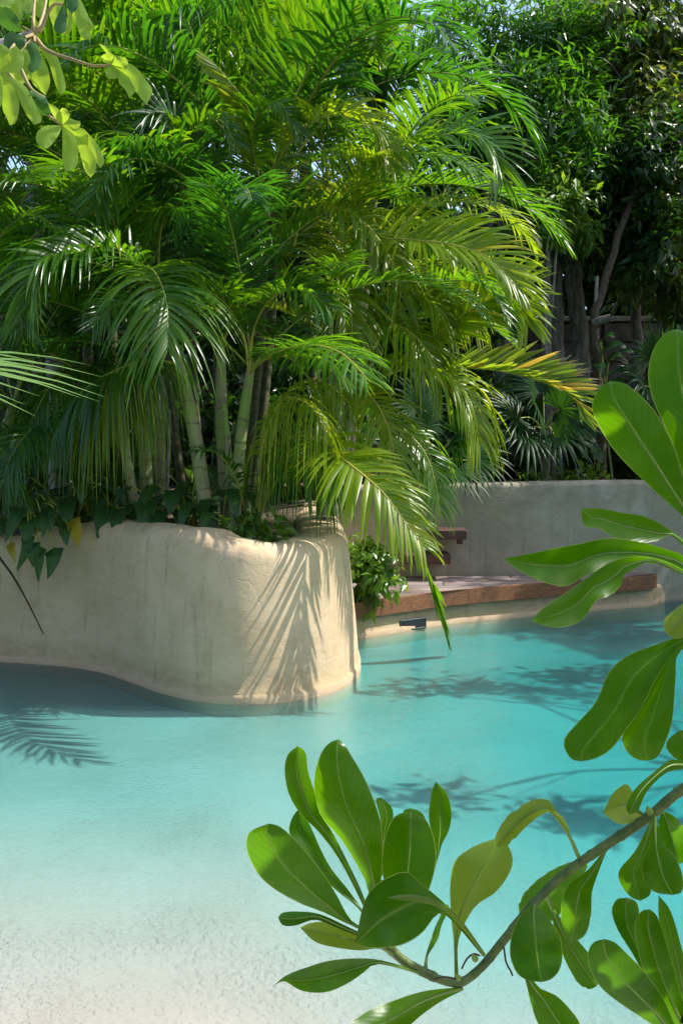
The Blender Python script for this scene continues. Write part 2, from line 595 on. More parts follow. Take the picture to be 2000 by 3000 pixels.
def wood_mat(name, a, b, wear):
    m, nt, out = new_mat(name)
    geo = N(nt, 'NewGeometry')
    oi = N(nt, 'ObjectInfo')
    mp = N(nt, 'Mapping')
    mp.inputs['Scale'].default_value = (1.2, 9, 22)
    nt.links.new(geo.outputs['Position'], mp.inputs[0])
    g = noise(nt, 5, 6, .65, mp.outputs[0], .6)
    big = noise(nt, 3, 3, .5, geo.outputs['Position'])
    c = mixc(nt, ramp(nt, g, (.3, .7)), a, b)
    c = mixc(nt, math_n(nt, 'MULTIPLY', ramp(nt, big, (.45, .7)), .6), c, wear)
    hs = N(nt, 'HueSaturation')
    nt.links.new(math_n(nt, 'MULTIPLY_ADD', oi.outputs['Random'], .25, .85), hs.inputs['Value'])
    nt.links.new(c, hs.inputs['Color'])
    nt.links.new(principled(nt, hs.outputs[0], .6, bump(nt, g, .4, .004)), out.inputs[0])
    return m


M['wood_front'] = wood_mat('bench_front_wood', (.12, .045, .02), (.33, .135, .05), (.09, .045, .028))
M['wood_top'] = wood_mat('bench_top_wood', (.22, .17, .155), (.36, .30, .28), (.15, .085, .065))
M['wood_dark'] = wood_mat('step_wood', (.06, .025, .018), (.12, .05, .035), (.09, .05, .04))
M['slot'] = simple_mat('skimmer_plastic', (.02, .045, .045), (.035, .06, .06), 20, .5, .1)
M['slot_in'] = simple_mat('skimmer_inside', (.006, .012, .012), (.012, .02, .02), 20, .7, .1)


# ------------------------------------------------------------------ the setting: walls, pool, ground
def sweep(path, prof, n_up=None):
    """path (k,2) plan line; prof(k-index arrays) -> list of (inward offset, z) columns; inward = left of the path"""
    T = nrm(np.gradient(path, axis=0))
    L = np.stack([-T[:, 1], T[:, 0]], 1)
    cols = []
    for off, z in prof:
        off = np.broadcast_to(off, (len(path),))
        z = np.broadcast_to(z, (len(path),))
        cols.append(np.concatenate([path + L * off[:, None], z[:, None]], 1))
    V = np.stack(cols, 1)
    n, m_ = V.shape[:2]
    i = np.arange(n - 1)[:, None] * m_
    j = np.arange(m_ - 1)[None]
    Fq = np.stack([i + j, i + m_ + j, i + m_ + j + 1, i + j + 1], -1).reshape(-1, 4)
    return V.reshape(-1, 3), Fq


def wall_profile(h, zb=-1.2, batter=.07, r=.11, top=.20, foot=True):
    pr = [(-.015, zb), (-.015, .0), (-.015, .036), (-.008, .05), (.0, .058)] if foot else [(0, zb), (0, 0), (0, .05)]
    pr = [(np.asarray(o, float), np.asarray(z, float)) for o, z in pr]
    for k in np.linspace(0, 1, 8)[1:]:
        z = .06 + (h - r - .06) * k
        pr.append((batter * k ** 1.3, z))
    for a in np.linspace(0, math.pi / 2, 8)[1:]:
        pr.append((batter + r * (1 - math.cos(a)), h - r + r * math.sin(a)))
    pr.append((batter + r + top * .5, h + .004))
    pr.append((batter + r + top, h - .012))
    pr.append((batter + r + top + .03, h - .05))
    pr.append((batter + r + top + .04, h - .5))
    return pr


base_px = [(-900, 1885), (-400, 1912), (0, 1938), (120, 1945), (220, 1956), (310, 1974), (400, 2004), (490, 2033), (590, 2054), (700, 2062),
           (800, 2058), (890, 2046), (960, 2030), (1012, 2006)]
plan = [G(x, y, 0)[:2] for x, y in base_px]
plan = [np.array([-8.0, 7.4]), np.array([-6.0, 7.3])] + plan + [np.array(q) for q in ((.095, 6.38), (.115, 6.62), (.105, 7.0), (.07, 7.6), (.03, 8.3), (.0, 9.0), (-.03, 9.5))]
path = spline(plan, 190)
xs = path[:, 0]
isback = path[:, 1] > 6.5
h_front = np.interp(xs, [-8, -2.6, -2.1, -1.75, -1.3, -1.0, -.7, -.45, 0.05], [.80, .84, .90, .985, 1.0, .985, .935, .915, .915])
h = np.where((path[:, 0] > -.1) & isback, .915 + np.clip((path[:, 1] - 6.4) * .03, 0, .1), h_front)
h = np.convolve(np.pad(h, 4, 'edge'), np.ones(9) / 9, 'valid')
h = h + .010 * np.sin(np.arange(len(h)) * .33) + .006 * np.sin(np.arange(len(h)) * .81 + 1)
V, Fq = sweep(path, wall_profile(h))
# hand-trowelled unevenness
V[:, 1] += .012 * np.sin(V[:, 0] * 3.1 + V[:, 2] * 2.2) + .006 * np.sin(V[:, 0] * 7.3 - V[:, 2] * 5)
planter = link('planter_wall', mk_mesh('planter_wall', V, Fq, None, M['stucco']))
tag(planter, 'curved cream stucco planter wall with rounded rim rising from the pool', 'wall')

rw = spline([np.array(q) for q in ((-.7, 9.0), (.5, 9.08), (1.6, 9.14), (2.5, 9.26), (3.1, 9.42), (4.0, 9.6), (5.0, 9.3), (5.75, 8.2), (6.0, 6.4), (6.0, 4), (5.9, 1.5), (5.6, -1))], 110)
hr = np.interp(rw[:, 0], [-1, 1.2, 2.0, 2.8, 3.3, 6], [1.10, 1.135, 1.15, 1.155, 1.13, 1.0])
hr = np.where(rw[:, 1] < 8.5, np.interp(rw[:, 1], [0, 6, 8.5], [.5, .7, 1.0]), hr)
V, Fq = sweep(rw, wall_profile(hr, batter=.05, r=.05, top=.18))
V[:, 1] += .01 * np.sin(V[:, 0] * 2.1 + V[:, 2] * 1.5)
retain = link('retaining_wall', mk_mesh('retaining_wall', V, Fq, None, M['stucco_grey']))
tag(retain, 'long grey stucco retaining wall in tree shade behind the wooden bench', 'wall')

led_px = [(1045, 1871), (1120, 1861), (1200, 1848), (1300, 1832), (1450, 1815), (1640, 1797), (1800, 1784), (1900, 1776)]
led = [G(x, y, 0)[:2] for x, y in led_px]
led = [led[0] + np.array([-.35, -.10])] + led + [np.array([3.02, 9.37]), np.array([3.3, 9.56])]
ledp = spline(led, 60)
dist_back = np.maximum(.08, np.interp(ledp[:, 0], rw[:40, 0], rw[:40, 1]) + .1 - ledp[:, 1])
pr = [(-.012, -1.2), (-.012, 0.0), (-.012, .034), (-.004, .046), (.0, .055), (.01, .12), (.018, .155), (.03, .165)]
V, Fq = sweep(ledp, [(np.asarray(a, float), np.asarray(b, float)) for a, b in pr] + [(np.minimum(dist_back, .5), np.asarray(.165)), (dist_back, np.asarray(.165))])
ledge = link('pool_ledge', mk_mesh('pool_ledge', V, Fq, None, M['stucco']))
tag(ledge, 'low curved stucco pool ledge carrying the wooden bench', 'ledge')


def floor_z(x, y):
    # beach entry: dry by the camera, sinking away from it and towards the right
    d = .004 + .062 * np.clip(y - 2.3 - .10 * np.clip(-x, 0, 2), -6, 2.0)
    r = .085 * np.clip((x + .35) / .6, 0, 1) ** 1.5 + .06 * np.clip(x - .1, 0, 2.0) + .10 * np.clip(x - .6, 0, 1.6)
    d = d + r * np.clip((y - 1.7) / 1.5, 0, 1) * np.clip(1.0 - .155 * (y - 3.6), .30, 1.0)
    d = d + .010 * np.sin(1.3 * x + .7 * y) * np.clip(y - 2.6, 0, 1)
    return -np.minimum(np.where(d > 0, d * .55, d), .40)


gx, gy = np.meshgrid(np.linspace(-9, 6.6, 120), np.linspace(-6, 9.8, 120), indexing='ij')
gz = floor_z(gx, gy)
n_, m_ = gx.shape
idx = np.arange(n_ * m_).reshape(n_, m_)
quads = np.stack([idx[:-1, :-1], idx[1:, :-1], idx[1:, 1:], idx[:-1, 1:]], -1).reshape(-1, 4)
pf = link('pool_floor', mk_mesh('pool_floor', np.stack([gx, gy, gz], -1).reshape(-1, 3), quads, None, M['floor']))
tag(pf, kind='structure', label='pale plaster pool floor sloping from a beach entry')
wv = np.array([(-8.9, -5.9, 0), (6.5, -5.9, 0), (6.5, 9.7, 0), (-8.9, 9.7, 0), (-8.9, -5.9, -1.1), (6.5, -5.9, -1.1), (6.5, 9.7, -1.1), (-8.9, 9.7, -1.1)])
wf = np.array([(0, 1, 2, 3), (7, 6, 5, 4), (0, 4, 5, 1), (1, 5, 6, 2), (2, 6, 7, 3), (3, 7, 4, 0)])
wat = link('water', mk_mesh('water', wv, wf, None, M['water'], False))
tag(wat, kind='structure', label='clear turquoise pool water with fine ripples')


def in_poly(px, py, poly):
    c = np.zeros(px.shape, bool)
    j = len(poly) - 1
    for i in range(len(poly)):
        xi, yi = poly[i]
        xj, yj = poly[j]
        hit = ((yi > py) != (yj > py)) & (px < (xj - xi) * (py - yi) / (yj - yi + 1e-12) + xi)
        c ^= hit
        j = i
    return c


Tn = nrm(np.gradient(path, axis=0))
inner = path + np.stack([-Tn[:, 1], Tn[:, 0]], 1) * .30
poly_planter = np.vstack([inner, [(-.4, 12), (-9, 12)]])
Tn = nrm(np.gradient(rw, axis=0))
rin = rw + np.stack([-Tn[:, 1], Tn[:, 0]], 1) * .22
poly_out = np.vstack([rin, [(5.6, -30), (60, -30), (60, 90), (-60, 90), (-60, 8), (-9, 8), (-9, 9.3), (-.7, 9.3)]])
ax = np.unique(np.concatenate([np.linspace(-60, -9, 10), np.linspace(-9, 7, 200), np.linspace(7, 60, 10)]))
ay = np.unique(np.concatenate([np.linspace(-30, 4, 12), np.linspace(4, 11, 110), np.linspace(11, 18, 30), np.linspace(18, 90, 10)]))
gx, gy = np.meshgrid(ax, ay, indexing='ij')
gz = np.full(gx.shape, -1.25)
ip = in_poly(gx, gy, poly_planter)
io = in_poly(gx, gy, poly_out)
bumpy = .03 * np.sin(gx * 3.1 + gy * 1.7) + .025 * np.sin(gx * 5.3 - gy * 4.1)
gz = np.where(ip, .84 + bumpy + np.clip(gy - 7.5, 0, 2) * .12, gz)
gz = np.where(io, 1.06 + bumpy + np.clip(gy - 10, 0, 10) * .03, gz)
gz = np.where(io & (gy < 8.2) & (gx > 5), .45 + bumpy, gz)
n_, m_ = gx.shape
idx = np.arange(n_ * m_).reshape(n_, m_)
quads = np.stack([idx[:-1, :-1], idx[1:, :-1], idx[1:, 1:], idx[:-1, 1:]], -1).reshape(-1, 4)
gr = link('ground', mk_mesh('ground', np.stack([gx, gy, gz], -1).reshape(-1, 3), quads, None, M['soil']))
tag(gr, kind='structure', label='dark planting soil behind the walls')
# planting bank left of the camera, out of the picture
bx = np.linspace(-4.5, -1.75, 14)
by = np.linspace(-1, 4.4, 20)
gx, gy = np.meshgrid(bx, by, indexing='ij')
gz = .25 - .5 * np.clip((gx + 2.05) / .3, 0, 1) - .5 * np.clip((gy - 4.0) / .4, 0, 1)
n_, m_ = gx.shape
idx = np.arange(n_ * m_).reshape(n_, m_)
quads = np.stack([idx[:-1, :-1], idx[1:, :-1], idx[1:, 1:], idx[:-1, 1:]], -1).reshape(-1, 4)
tag(link('planting_bank', mk_mesh('planting_bank', np.stack([gx, gy, gz], -1).reshape(-1, 3), quads, None, M['soil'])), kind='structure')
bx = np.linspace(.62, 1.9, 10)
by = np.linspace(-.6, 1.75, 16)
gx, gy = np.meshgrid(bx, by, indexing='ij')
gz = .22 - .5 * np.clip((.85 - gx) / .25, 0, 1) - .5 * np.clip((gx - 1.6) / .3, 0, 1) - .5 * np.clip((gy - 1.45) / .3, 0, 1)
n_, m_ = gx.shape
idx = np.arange(n_ * m_).reshape(n_, m_)
quads = np.stack([idx[:-1, :-1], idx[1:, :-1], idx[1:, 1:], idx[:-1, 1:]], -1).reshape(-1, 4)
tag(link('planting_bank', mk_mesh('planting_bank', np.stack([gx, gy, gz], -1).reshape(-1, 3), quads, None, M['soil'])), kind='structure')

# ------------------------------------------------------------------ wooden bench, steps, skimmer
fx = ledp[3:56]
front = lambda x: np.interp(x, fx[:, 0], fx[:, 1] - .035)
backl = lambda x: np.interp(x, rw[:45, 0], rw[:45, 1]) - .012
bench = thing('wooden_bench', 'long wooden bench with weathered boards fixed above the pool edge', 'bench', (1.2, 8.6, .165))
OB = np.array([1.2, 8.6, .165])
XL, XR = -.02, 2.93


def slab(poly, z0, z1, mat, name, parent, off):
    poly = np.asarray(poly, float)
    k = len(poly)
    c = poly.mean(0)
    small = c + (poly - c) * (1 - .008 / np.maximum(np.linalg.norm(poly - c, axis=1, keepdims=True), .02))
    V = np.vstack([np.c_[poly, np.full(k, z0)], np.c_[poly, np.full(k, z1 - .006)], np.c_[small, np.full(k, z1)], [[*c, z0]], [[*c, z1]]]) - off
    Fq, Ft = [], []
    for i in range(k):
        j = (i + 1) % k
        Fq += [(i, j, k + j, k + i), (k + i, k + j, 2 * k + j, 2 * k + i)]
        Ft += [(3 * k, j, i), (3 * k + 1, 2 * k + i, 2 * k + j)]
    return link(name, mk_mesh(name, V, [np.array(Ft), np.array(Fq)], None, mat, False), parent)


nb = 9
for k in range(nb):
    a, b = k / nb, (k + 1) / nb
    # boards run along the wall; ends are cut off by the curved front
    y_of = lambda x, t: 7.78 + (backl(x) - 7.78) * t
    xsb = np.linspace(XL, XR, 60)
    lo = np.maximum(y_of(xsb, a) + .004, front(xsb) + .032)
    hi = y_of(xsb, b) - .004
    ok = hi - lo > .012
    if ok.sum() < 3:
        continue
    xx = xsb[ok]
    cut = [xx[0], xx[-1]]
    if xx[-1] - xx[0] > 1.6:
        cut = [xx[0], xx[0] + (xx[-1] - xx[0]) * (.35 + .3 * ((k * 37) % 10) / 10), xx[-1]]
    for c0, c1 in zip(cut[:-1], cut[1:]):
        xs_ = np.linspace(c0 + .003, c1 - .003, 10)
        l = np.maximum(y_of(xs_, a) + .004, front(xs_) + .032)
        hh = y_of(xs_, b) - .004
        slab(np.vstack([np.c_[xs_, l], np.c_[xs_, hh][::-1]]), .245, .283 + .002 * (k % 3), M['wood_top'], 'plank', bench, OB)
cuts = np.array([XL, 1.06, 2.1, XR])
for c0, c1 in zip(cuts[:-1], cuts[1:]):
    xs_ = np.linspace(c0 + .002, c1 - .002, 10)
    slab(np.vstack([np.c_[xs_, front(xs_) - .01], np.c_[xs_, front(xs_) + .03][::-1]]), .166, .29, M['wood_front'], 'front_board', bench, OB)
for (x0, x1, y, lab) in ((1262, 1362, 1562, 'dark wooden step block set high in the grey retaining wall'), (1182, 1315, 1633, 'dark wooden step block set low in the grey retaining wall')):
    p0, p1 = W(x0, y, 8.94), W(x1, y, 8.94)
    c = (p0 + p1) / 2
    V, Fq = box(0, 0, 0, p1[0] - p0[0], .32, .085, .008)
    st = thing('wooden_step', lab, 'step', c)
    link('tread', mk_mesh('tread', V, Fq, None, M['wood_dark'], False), st)
    if x0 == 1262:
        V, Fq = box((p1[0] - p0[0]) * .32, -.05, -.068, .05, .06, .05, .004)
        link('bracket', mk_mesh('bracket', V, Fq, None, M['wood_dark'], False), st)
sk = thing('skimmer', 'dark rectangular pool skimmer slot in the ledge under the bench', 'skimmer', G(1205, 1846, 0.0))
p0, p1 = G(1168, 1852, 0), G(1245, 1841, 0)
ang = math.atan2(p1[1] - p0[1], p1[0] - p0[0])
c = (p0 + p1) / 2 - np.array(sk.location)
wd = np.linalg.norm(p1 - p0)
for dx, dz, sx, sz in ((0, .088, wd, .012), (0, .012, wd, .014), (-wd / 2 + .006, .05, .012, .088), (wd / 2 - .006, .05, .012, .088)):
    V, Fq = box(c[0] + dx * math.cos(ang), c[1] + dx * math.sin(ang) - .004, c[2] + dz, sx, .03, sz, .002, ang)
    link('frame', mk_mesh('frame', V, Fq, None, M['slot'], False), sk)
V, Fq = box(c[0], c[1] + .000, c[2] + .05, wd - .02, .03, .07, .002, ang)
link('dark_plate', mk_mesh('dark_plate', V, Fq, None, M['slot_in'], False), sk)  # near-black plate puts the shade of the slot's recess into colour

# boundary wall far behind
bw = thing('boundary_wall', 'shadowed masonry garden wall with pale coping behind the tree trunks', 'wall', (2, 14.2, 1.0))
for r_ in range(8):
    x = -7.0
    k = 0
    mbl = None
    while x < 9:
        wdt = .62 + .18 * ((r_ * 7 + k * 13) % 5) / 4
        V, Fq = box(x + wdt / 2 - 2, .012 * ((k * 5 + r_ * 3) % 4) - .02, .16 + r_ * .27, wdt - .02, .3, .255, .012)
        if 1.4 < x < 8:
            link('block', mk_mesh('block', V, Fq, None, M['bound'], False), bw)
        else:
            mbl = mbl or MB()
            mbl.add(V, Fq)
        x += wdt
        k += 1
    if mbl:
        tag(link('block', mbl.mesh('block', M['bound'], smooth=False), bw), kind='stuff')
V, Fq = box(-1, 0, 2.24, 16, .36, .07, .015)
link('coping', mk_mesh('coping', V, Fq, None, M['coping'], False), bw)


# ------------------------------------------------------------------ palms
def frond_geo(P, N0, n=56, Lmax=.46, wid=.032, droop=.25, vee=30, a0=72, a1=30, t0=.2, seg=7, jit=1.0, sides=(1, 1), r0=.011, kink=0.0):
    P = np.asarray(P, float)
    m = len(P)
    T = nrm(np.gradient(P, axis=0))
    N0 = np.asarray(N0, float)
    N0 = np.broadcast_to(N0, P.shape)
    Nn = nrm(N0 - (N0 * T).sum(1, keepdims=True) * T)
    B = np.cross(T, Nn)
    tt = np.linspace(0, 1, m)
    mb = MB()
    for si, sc in zip((-1, 1), sides):
        if sc <= 0:
            continue
        t = np.linspace(t0, .992, n) + rng.normal(0, .25 / n, n)
        t = np.clip(t[rng.random(n) > .03], 0, 1)
        k = len(t)
        ip = lambda A: np.stack([np.interp(t, tt, A[:, c]) for c in range(3)], 1)
        p, Tq, Nq, Bq = ip(P), nrm(ip(T)), nrm(ip(Nn)), nrm(ip(B))
        u = (t - t0) / (1 - t0)
        a = np.radians(a0 + (a1 - a0) * u + rng.normal(0, 4 * jit, k))
        v = np.radians(vee + rng.normal(0, 9 * jit, k))
        D = np.cos(a)[:, None] * Tq + np.sin(a)[:, None] * (si * np.cos(v)[:, None] * Bq + np.sin(v)[:, None] * Nq)
        L = Lmax * sc * (np.sin(math.pi * (.16 + .72 * u)) ** .8) * rng.uniform(.86, 1.08, k) * (1 - .25 * u)
        dr = droop * .95 * rng.uniform(.5, 1.6, k)
        s = np.linspace(0, 1, seg + 1)
        g = np.array([0, 0, -1.0])
        pts = p[:, None] + D[:, None] * (L[:, None] * (s - .18 * dr[:, None] * s ** 2))[..., None] + g * (L[:, None] * dr[:, None] * s[None] ** 2.6)[..., None]
        tan = nrm(np.gradient(pts, axis=1))
        wv_ = nrm(Tq[:, None] - (Tq[:, None] * tan).sum(-1, keepdims=True) * tan)
        nn = np.cross(wv_, tan)
        tw = rng.normal(0, .25 * jit, k)[:, None, None] * s[None, :, None]
        wv_ = nrm(wv_ + nn * tw)
        prof = ((s + .05) ** .33) * ((1 - s) ** .62) * 1.32
        wdt = wid * (.55 + .45 * np.sin(math.pi * np.clip(.2 + .75 * u, 0, 1)))[:, None] * prof[None] * rng.uniform(.8, 1.15, k)[:, None]
        l = pts + wv_ * wdt[..., None] * .5 + nn * wdt[..., None] * .14
        r = pts - wv_ * wdt[..., None] * .5 + nn * wdt[..., None] * .14
        Vv = np.stack([l, pts, r], 2).reshape(-1, 3)
        rnd = rng.random(k)
        at = np.stack([np.broadcast_to(s[None, :, None], (k, seg + 1, 3)), np.broadcast_to(rnd[:, None, None], (k, seg + 1, 3)),
                       np.broadcast_to(u[:, None, None], (k, seg + 1, 3))], -1).reshape(-1, 3)
        base = (np.arange(k) * (seg + 1) * 3)[:, None, None]
        row = (np.arange(seg) * 3)[None, :, None]
        c2 = np.arange(2)[None, None]
        q = base + row + c2
        Fq = np.stack([q, q + 1, q + 4, q + 3], -1).reshape(-1, 4)
        mb.add(Vv, Fq, at)
    rad = r0 * (1 - .85 * np.linspace(0, 1, m))
    return mb, tube(P, rad, 6)


def put_frond(parent, mb, tb, mat, rmat, label=None):
    off = np.array(parent.location)
    f = link('frond', mb.mesh('frond', mat, off), parent)
    if label:
        f['label'] = label
    r = MB().add(*tb)
    link('rachis', r.mesh('rachis', rmat, off), f)
    return f


def hero(parent, pts, N0=(0, -.5, .8), mat='palm', rmat='rachis', label=None, **kw):
    P = spline([W(*q) for q in pts], 40)
    mb, tb = frond_geo(P, N0, **kw)
    return put_frond(parent, mb, tb, M[mat], M[rmat], label)


# frond stock for the crowns: the same few arching fronds turned about the upright axis
STOCK = {}
for mname in ('palm', 'palm_deep', 'palm_yellow', 'palm_burnt'):
    lst = []
    for el, bend, ln, dr in ((82, 55, 1.5, .15), (70, 85, 1.9, .22), (60, 95, 2.0, .3), (48, 95, 2.0, .35), (36, 90, 1.9, .4), (22, 85, 1.8, .5), (62, 130, 2.0, .45), (8, 75, 1.7, .6)):
        m_ = 36
        t = np.linspace(0, 1, m_)
        e = np.radians(el - bend * t ** 1.6)
        side = .10 * rng.normal()
        st = np.stack([np.cos(e), side * t, np.sin(e)], 1) * (ln / m_)
        P = np.vstack([[0, 0, 0], np.cumsum(st, 0)[:-1]])
        Nn = np.stack([-np.sin(e), np.zeros(m_) + .15 * rng.normal(), np.cos(e)], 1)
        mb, tb = frond_geo(P, Nn, n=60, Lmax=.52, wid=.030, droop=dr * .8, vee=26, a0=70, a1=28, t0=.22)
        lst.append((mb.mesh('frond', M[mname]), MB().add(*tb).mesh('rachis', M['rachis'])))
    STOCK[mname] = lst


def crown(parent, pos, n, size=1.0, mats=('palm', 'palm_deep'), kinds=range(8), az0=0, span=360):
    off = np.array(parent.location)
    for i in range(n):
        mn = mats[int(rng.random() * len(mats))]
        if rng.random() < .015:
            mn = 'palm_burnt'
        kk = list(kinds)[int(rng.random() * len(list(kinds)))]
        fm, rm = STOCK[mn][kk]
        f = link('frond', fm, parent, np.asarray(pos) - off)
        az = math.radians(az0 + span * (i + rng.uniform(-.35, .35)) / n)
        f.rotation_euler = (rng.normal(0, .10), rng.normal(0, .10), az)
        s = size * rng.uniform(.8, 1.12)
        f.scale = (s, s, s)
        link('rachis', rm, f)


def stem(parent, pts, r, sides=10, mat='stem', swell=.25, top=.62):
    P = spline([W(*q) if len(q) == 3 and not isinstance(q, np.ndarray) else q for q in pts], 44)
    t = np.linspace(0, 1, 44)
    R = r * (1 + swell * np.exp(-t * 9)) * (1 - (1 - top) * np.clip((t - .6) / .4, 0, 1) ** 1.5)
    mb = MB().add(*tube(P, R, sides, rng.random()))
    return link('stem', mb.mesh('stem', M[mat], np.array(parent.location)), parent)


def palm(label, px, group=None):
    p = W(*px)
    return thing('areca_palm', label, 'palm', p, group)


# -- front clump with three pale stems
A = palm('areca palm with three stout pale green ringed stems at the planter rim', (650, 1545, 6.75))
stem(A, [(612, 1545, 6.55), (597, 1450, 6.6), (572, 1280, 6.65), (530, 1085, 6.7), (505, 1000, 6.72)], .047)
stem(A, [(672, 1550, 6.95), (660, 1420, 6.95), (650, 1260, 7.0), (648, 1120, 7.0), (648, 1010, 7.0)], .045)
stem(A, [(685, 1545, 6.6), (692, 1430, 6.62), (708, 1270, 6.65), (728, 1120, 6.68), (738, 1060, 6.7)], .040)
stem(A, [(672, 1520, 6.75), (670, 1380, 6.75), (666, 1280, 6.75), (655, 1180, 6.75)], .024)
# thin yellow-green shoots
for a in ([(738, 1548, 6.55), (760, 1450, 6.5), (795, 1310, 6.45), (820, 1160, 6.4)], [(742, 1550, 6.6), (775, 1430, 6.6), (830, 1300, 6.5), (900, 1260, 6.4)],
          [(735, 1550, 6.65), (748, 1440, 6.7), (775, 1320, 6.7), (790, 1180, 6.7)], [(748, 1550, 6.6), (790, 1440, 6.6), (850, 1370, 6.5), (930, 1300, 6.3)]):
    P = spline([W(*q) for q in a], 24)
    link('shoot', MB().add(*tube(P, .014 * (1 - .5 * np.linspace(0, 1, 24)), 6)).mesh('shoot', M['rachis_y'], np.array(A.location)), A)
crown(A, W(510, 1030, 6.72), 3, .8, ('palm', 'palm_deep'), (2, 3, 4, 5, 6))
crown(A, W(648, 1015, 7.0), 5, 1.0, ('palm', 'palm_deep'), (0, 1, 2, 3, 4))
crown(A, W(735, 1080, 6.7), 3, .9, ('palm', 'palm_deep'), (1, 2, 3))
hero(A, [(520, 1060, 6.7), (470, 900, 6.5), (440, 790, 6.2), (468, 822, 5.95), (490, 900, 5.75), (492, 1020, 5.6)], (0, -.35, .9), t0=.40, Lmax=.66, n=46, droop=.55, vee=20, a0=82, a1=25, wid=.035, mat='palm')
hero(A, [(505, 1040, 6.7), (440, 820, 6.5), (330, 725, 6.3), (215, 742, 6.1), (120, 770, 5.95), (78, 900, 5.9)], (.1, -.45, .85), t0=.34, Lmax=.50, n=52, droop=.5, vee=38, wid=.035)
hero(A, [(515, 1065, 6.68), (440, 1058, 6.5), (340, 1085, 6.3), (240, 1150, 6.2), (170, 1250, 6.15)], (0, -.1, 1), t0=.12, Lmax=.50, n=50, droop=1.0, vee=5, mat='palm_deep', wid=.026, rmat='rachis_y')
hero(A, [(735, 1090, 6.65), (770, 1055, 6.5), (850, 1042, 6.3), (950, 1055, 6.1), (1020, 1110, 6.0)], (0, -.35, .9), t0=.22, Lmax=.46, droop=.35, vee=30, rmat='rachis_y')
hero(A, [(730, 1090, 6.65), (715, 990, 6.6), (670, 900, 6.5), (600, 850, 6.3), (520, 860, 6.1)], (0, -.4, .9), t0=.3, Lmax=.44, droop=.4, vee=30, rmat='rachis_y')
hero(A, [(732, 1085, 6.65), (745, 960, 6.5), (800, 870, 6.3), (890, 850, 6.1), (960, 900, 6.0)], (0, -.5, .8), t0=.25, Lmax=.46, droop=.4, vee=34, rmat='rachis_y')
hero(A, [(735, 1085, 6.65), (800, 1035, 6.1), (900, 1010, 5.6), (1000, 1035, 5.25), (1085, 1120, 5.0)], (0, -.15, 1), t0=.30, Lmax=.44, n=44, droop=.25, vee=12, rmat='rachis_y')
hero(Ep, [(930, 1140, 6.9), (920, 1060, 6.4), (960, 1010, 5.9), (1060, 1030, 5.4), (1130, 1130, 5.1)], (0, -.15, 1), t0=.34, Lmax=.42, n=44, droop=.3, vee=12, rmat='rachis_y') if False else None
# curtain of hanging leaflets under the low fronds on the right
for (pts, L) in (([(760, 1500, 6.5), (770, 1300, 6.4), (830, 1170, 6.3), (910, 1190, 6.1), (960, 1270, 6.0)], .42),
                 ([(755, 1500, 6.6), (800, 1330, 6.5), (880, 1290, 6.3), (960, 1300, 6.2), (1010, 1380, 6.1)], .40),
                 ([(770, 1500, 6.7), (800, 1250, 6.7), (860, 1130, 6.6), (950, 1120, 6.5), (1020, 1180, 6.4)], .45),
                 ([(750, 1490, 6.6), (790, 1390, 6.5), (850, 1350, 6.4), (930, 1370, 6.3), (975, 1440, 6.25)], .34)):
    hero(A, pts, (0, -.05, 1), t0=.3, Lmax=L, n=46, droop=1.25, vee=0, a0=80, a1=40, wid=.018, mat='palm_yellow' if L > .41 else 'palm', rmat='rachis_y')
hero(A, [(725, 1520, 6.6), (690, 1400, 6.4), (640, 1330, 6.3), (580, 1320, 6.2)], (0, -.3, .9), t0=.3, Lmax=.28, n=30, droop=.5, vee=30, mat='palm_deep', wid=.02)

# -- left clump, darker ringed stems
Bp = palm('areca palm with two dark green ringed stems behind hanging leaflets', (440, 1480, 7.4))
stem(Bp, [(428, 1500, 7.4), (428, 1380, 7.4), (425, 1250, 7.4), (415, 1100, 7.45), (408, 1000, 7.5)], .047)
stem(Bp, [(468, 1500, 7.7), (468, 1380, 7.7), (470, 1230, 7.7), (468, 1100, 7.7), (464, 980, 7.7)], .043)
stem(Bp, [(396, 1505, 7.1), (384, 1420, 7.1), (366, 1310, 7.12), (352, 1200, 7.15)], .036)
stem(Bp, [(486, 1500, 7.2), (492, 1380, 7.25), (498, 1200, 7.3)], .013, 6, 'bark_pale')
crown(Bp, W(408, 1010, 7.5), 5, 1.05, ('palm_deep', 'palm'), (1, 2, 3, 4, 6))
crown(Bp, W(464, 985, 7.7), 5, 1.1, ('palm_deep', 'palm'), (0, 1, 2, 3, 6))
crown(Bp, W(352, 1210, 7.15), 5, .75, ('palm_deep', 'palm'), (3, 4, 5, 7), 90, 200)
hero(Bp, [(352, 1210, 7.1), (300, 1090, 6.9), (230, 1080, 6.7), (150, 1130, 6.5), (90, 1240, 6.4)], (0, -.1, 1), t0=.3, Lmax=.46, droop=1.0, vee=5, wid=.026)
hero(Bp, [(380, 1200, 7.1), (340, 1040, 6.9), (250, 1000, 6.7), (120, 1005, 6.5), (20, 1050, 6.4)], (0, -.2, 1), t0=.3, Lmax=.5, droop=.25, vee=10, mat='palm_deep', wid=.032)
hero(Bp, [(400, 1150, 7.0), (380, 1090, 6.7), (330, 1110, 6.5), (290, 1190, 6.4)], (0, -.1, 1), t0=.2, Lmax=.42, droop=1.2, vee=0, mat='palm_yellow', wid=.018, n=34)

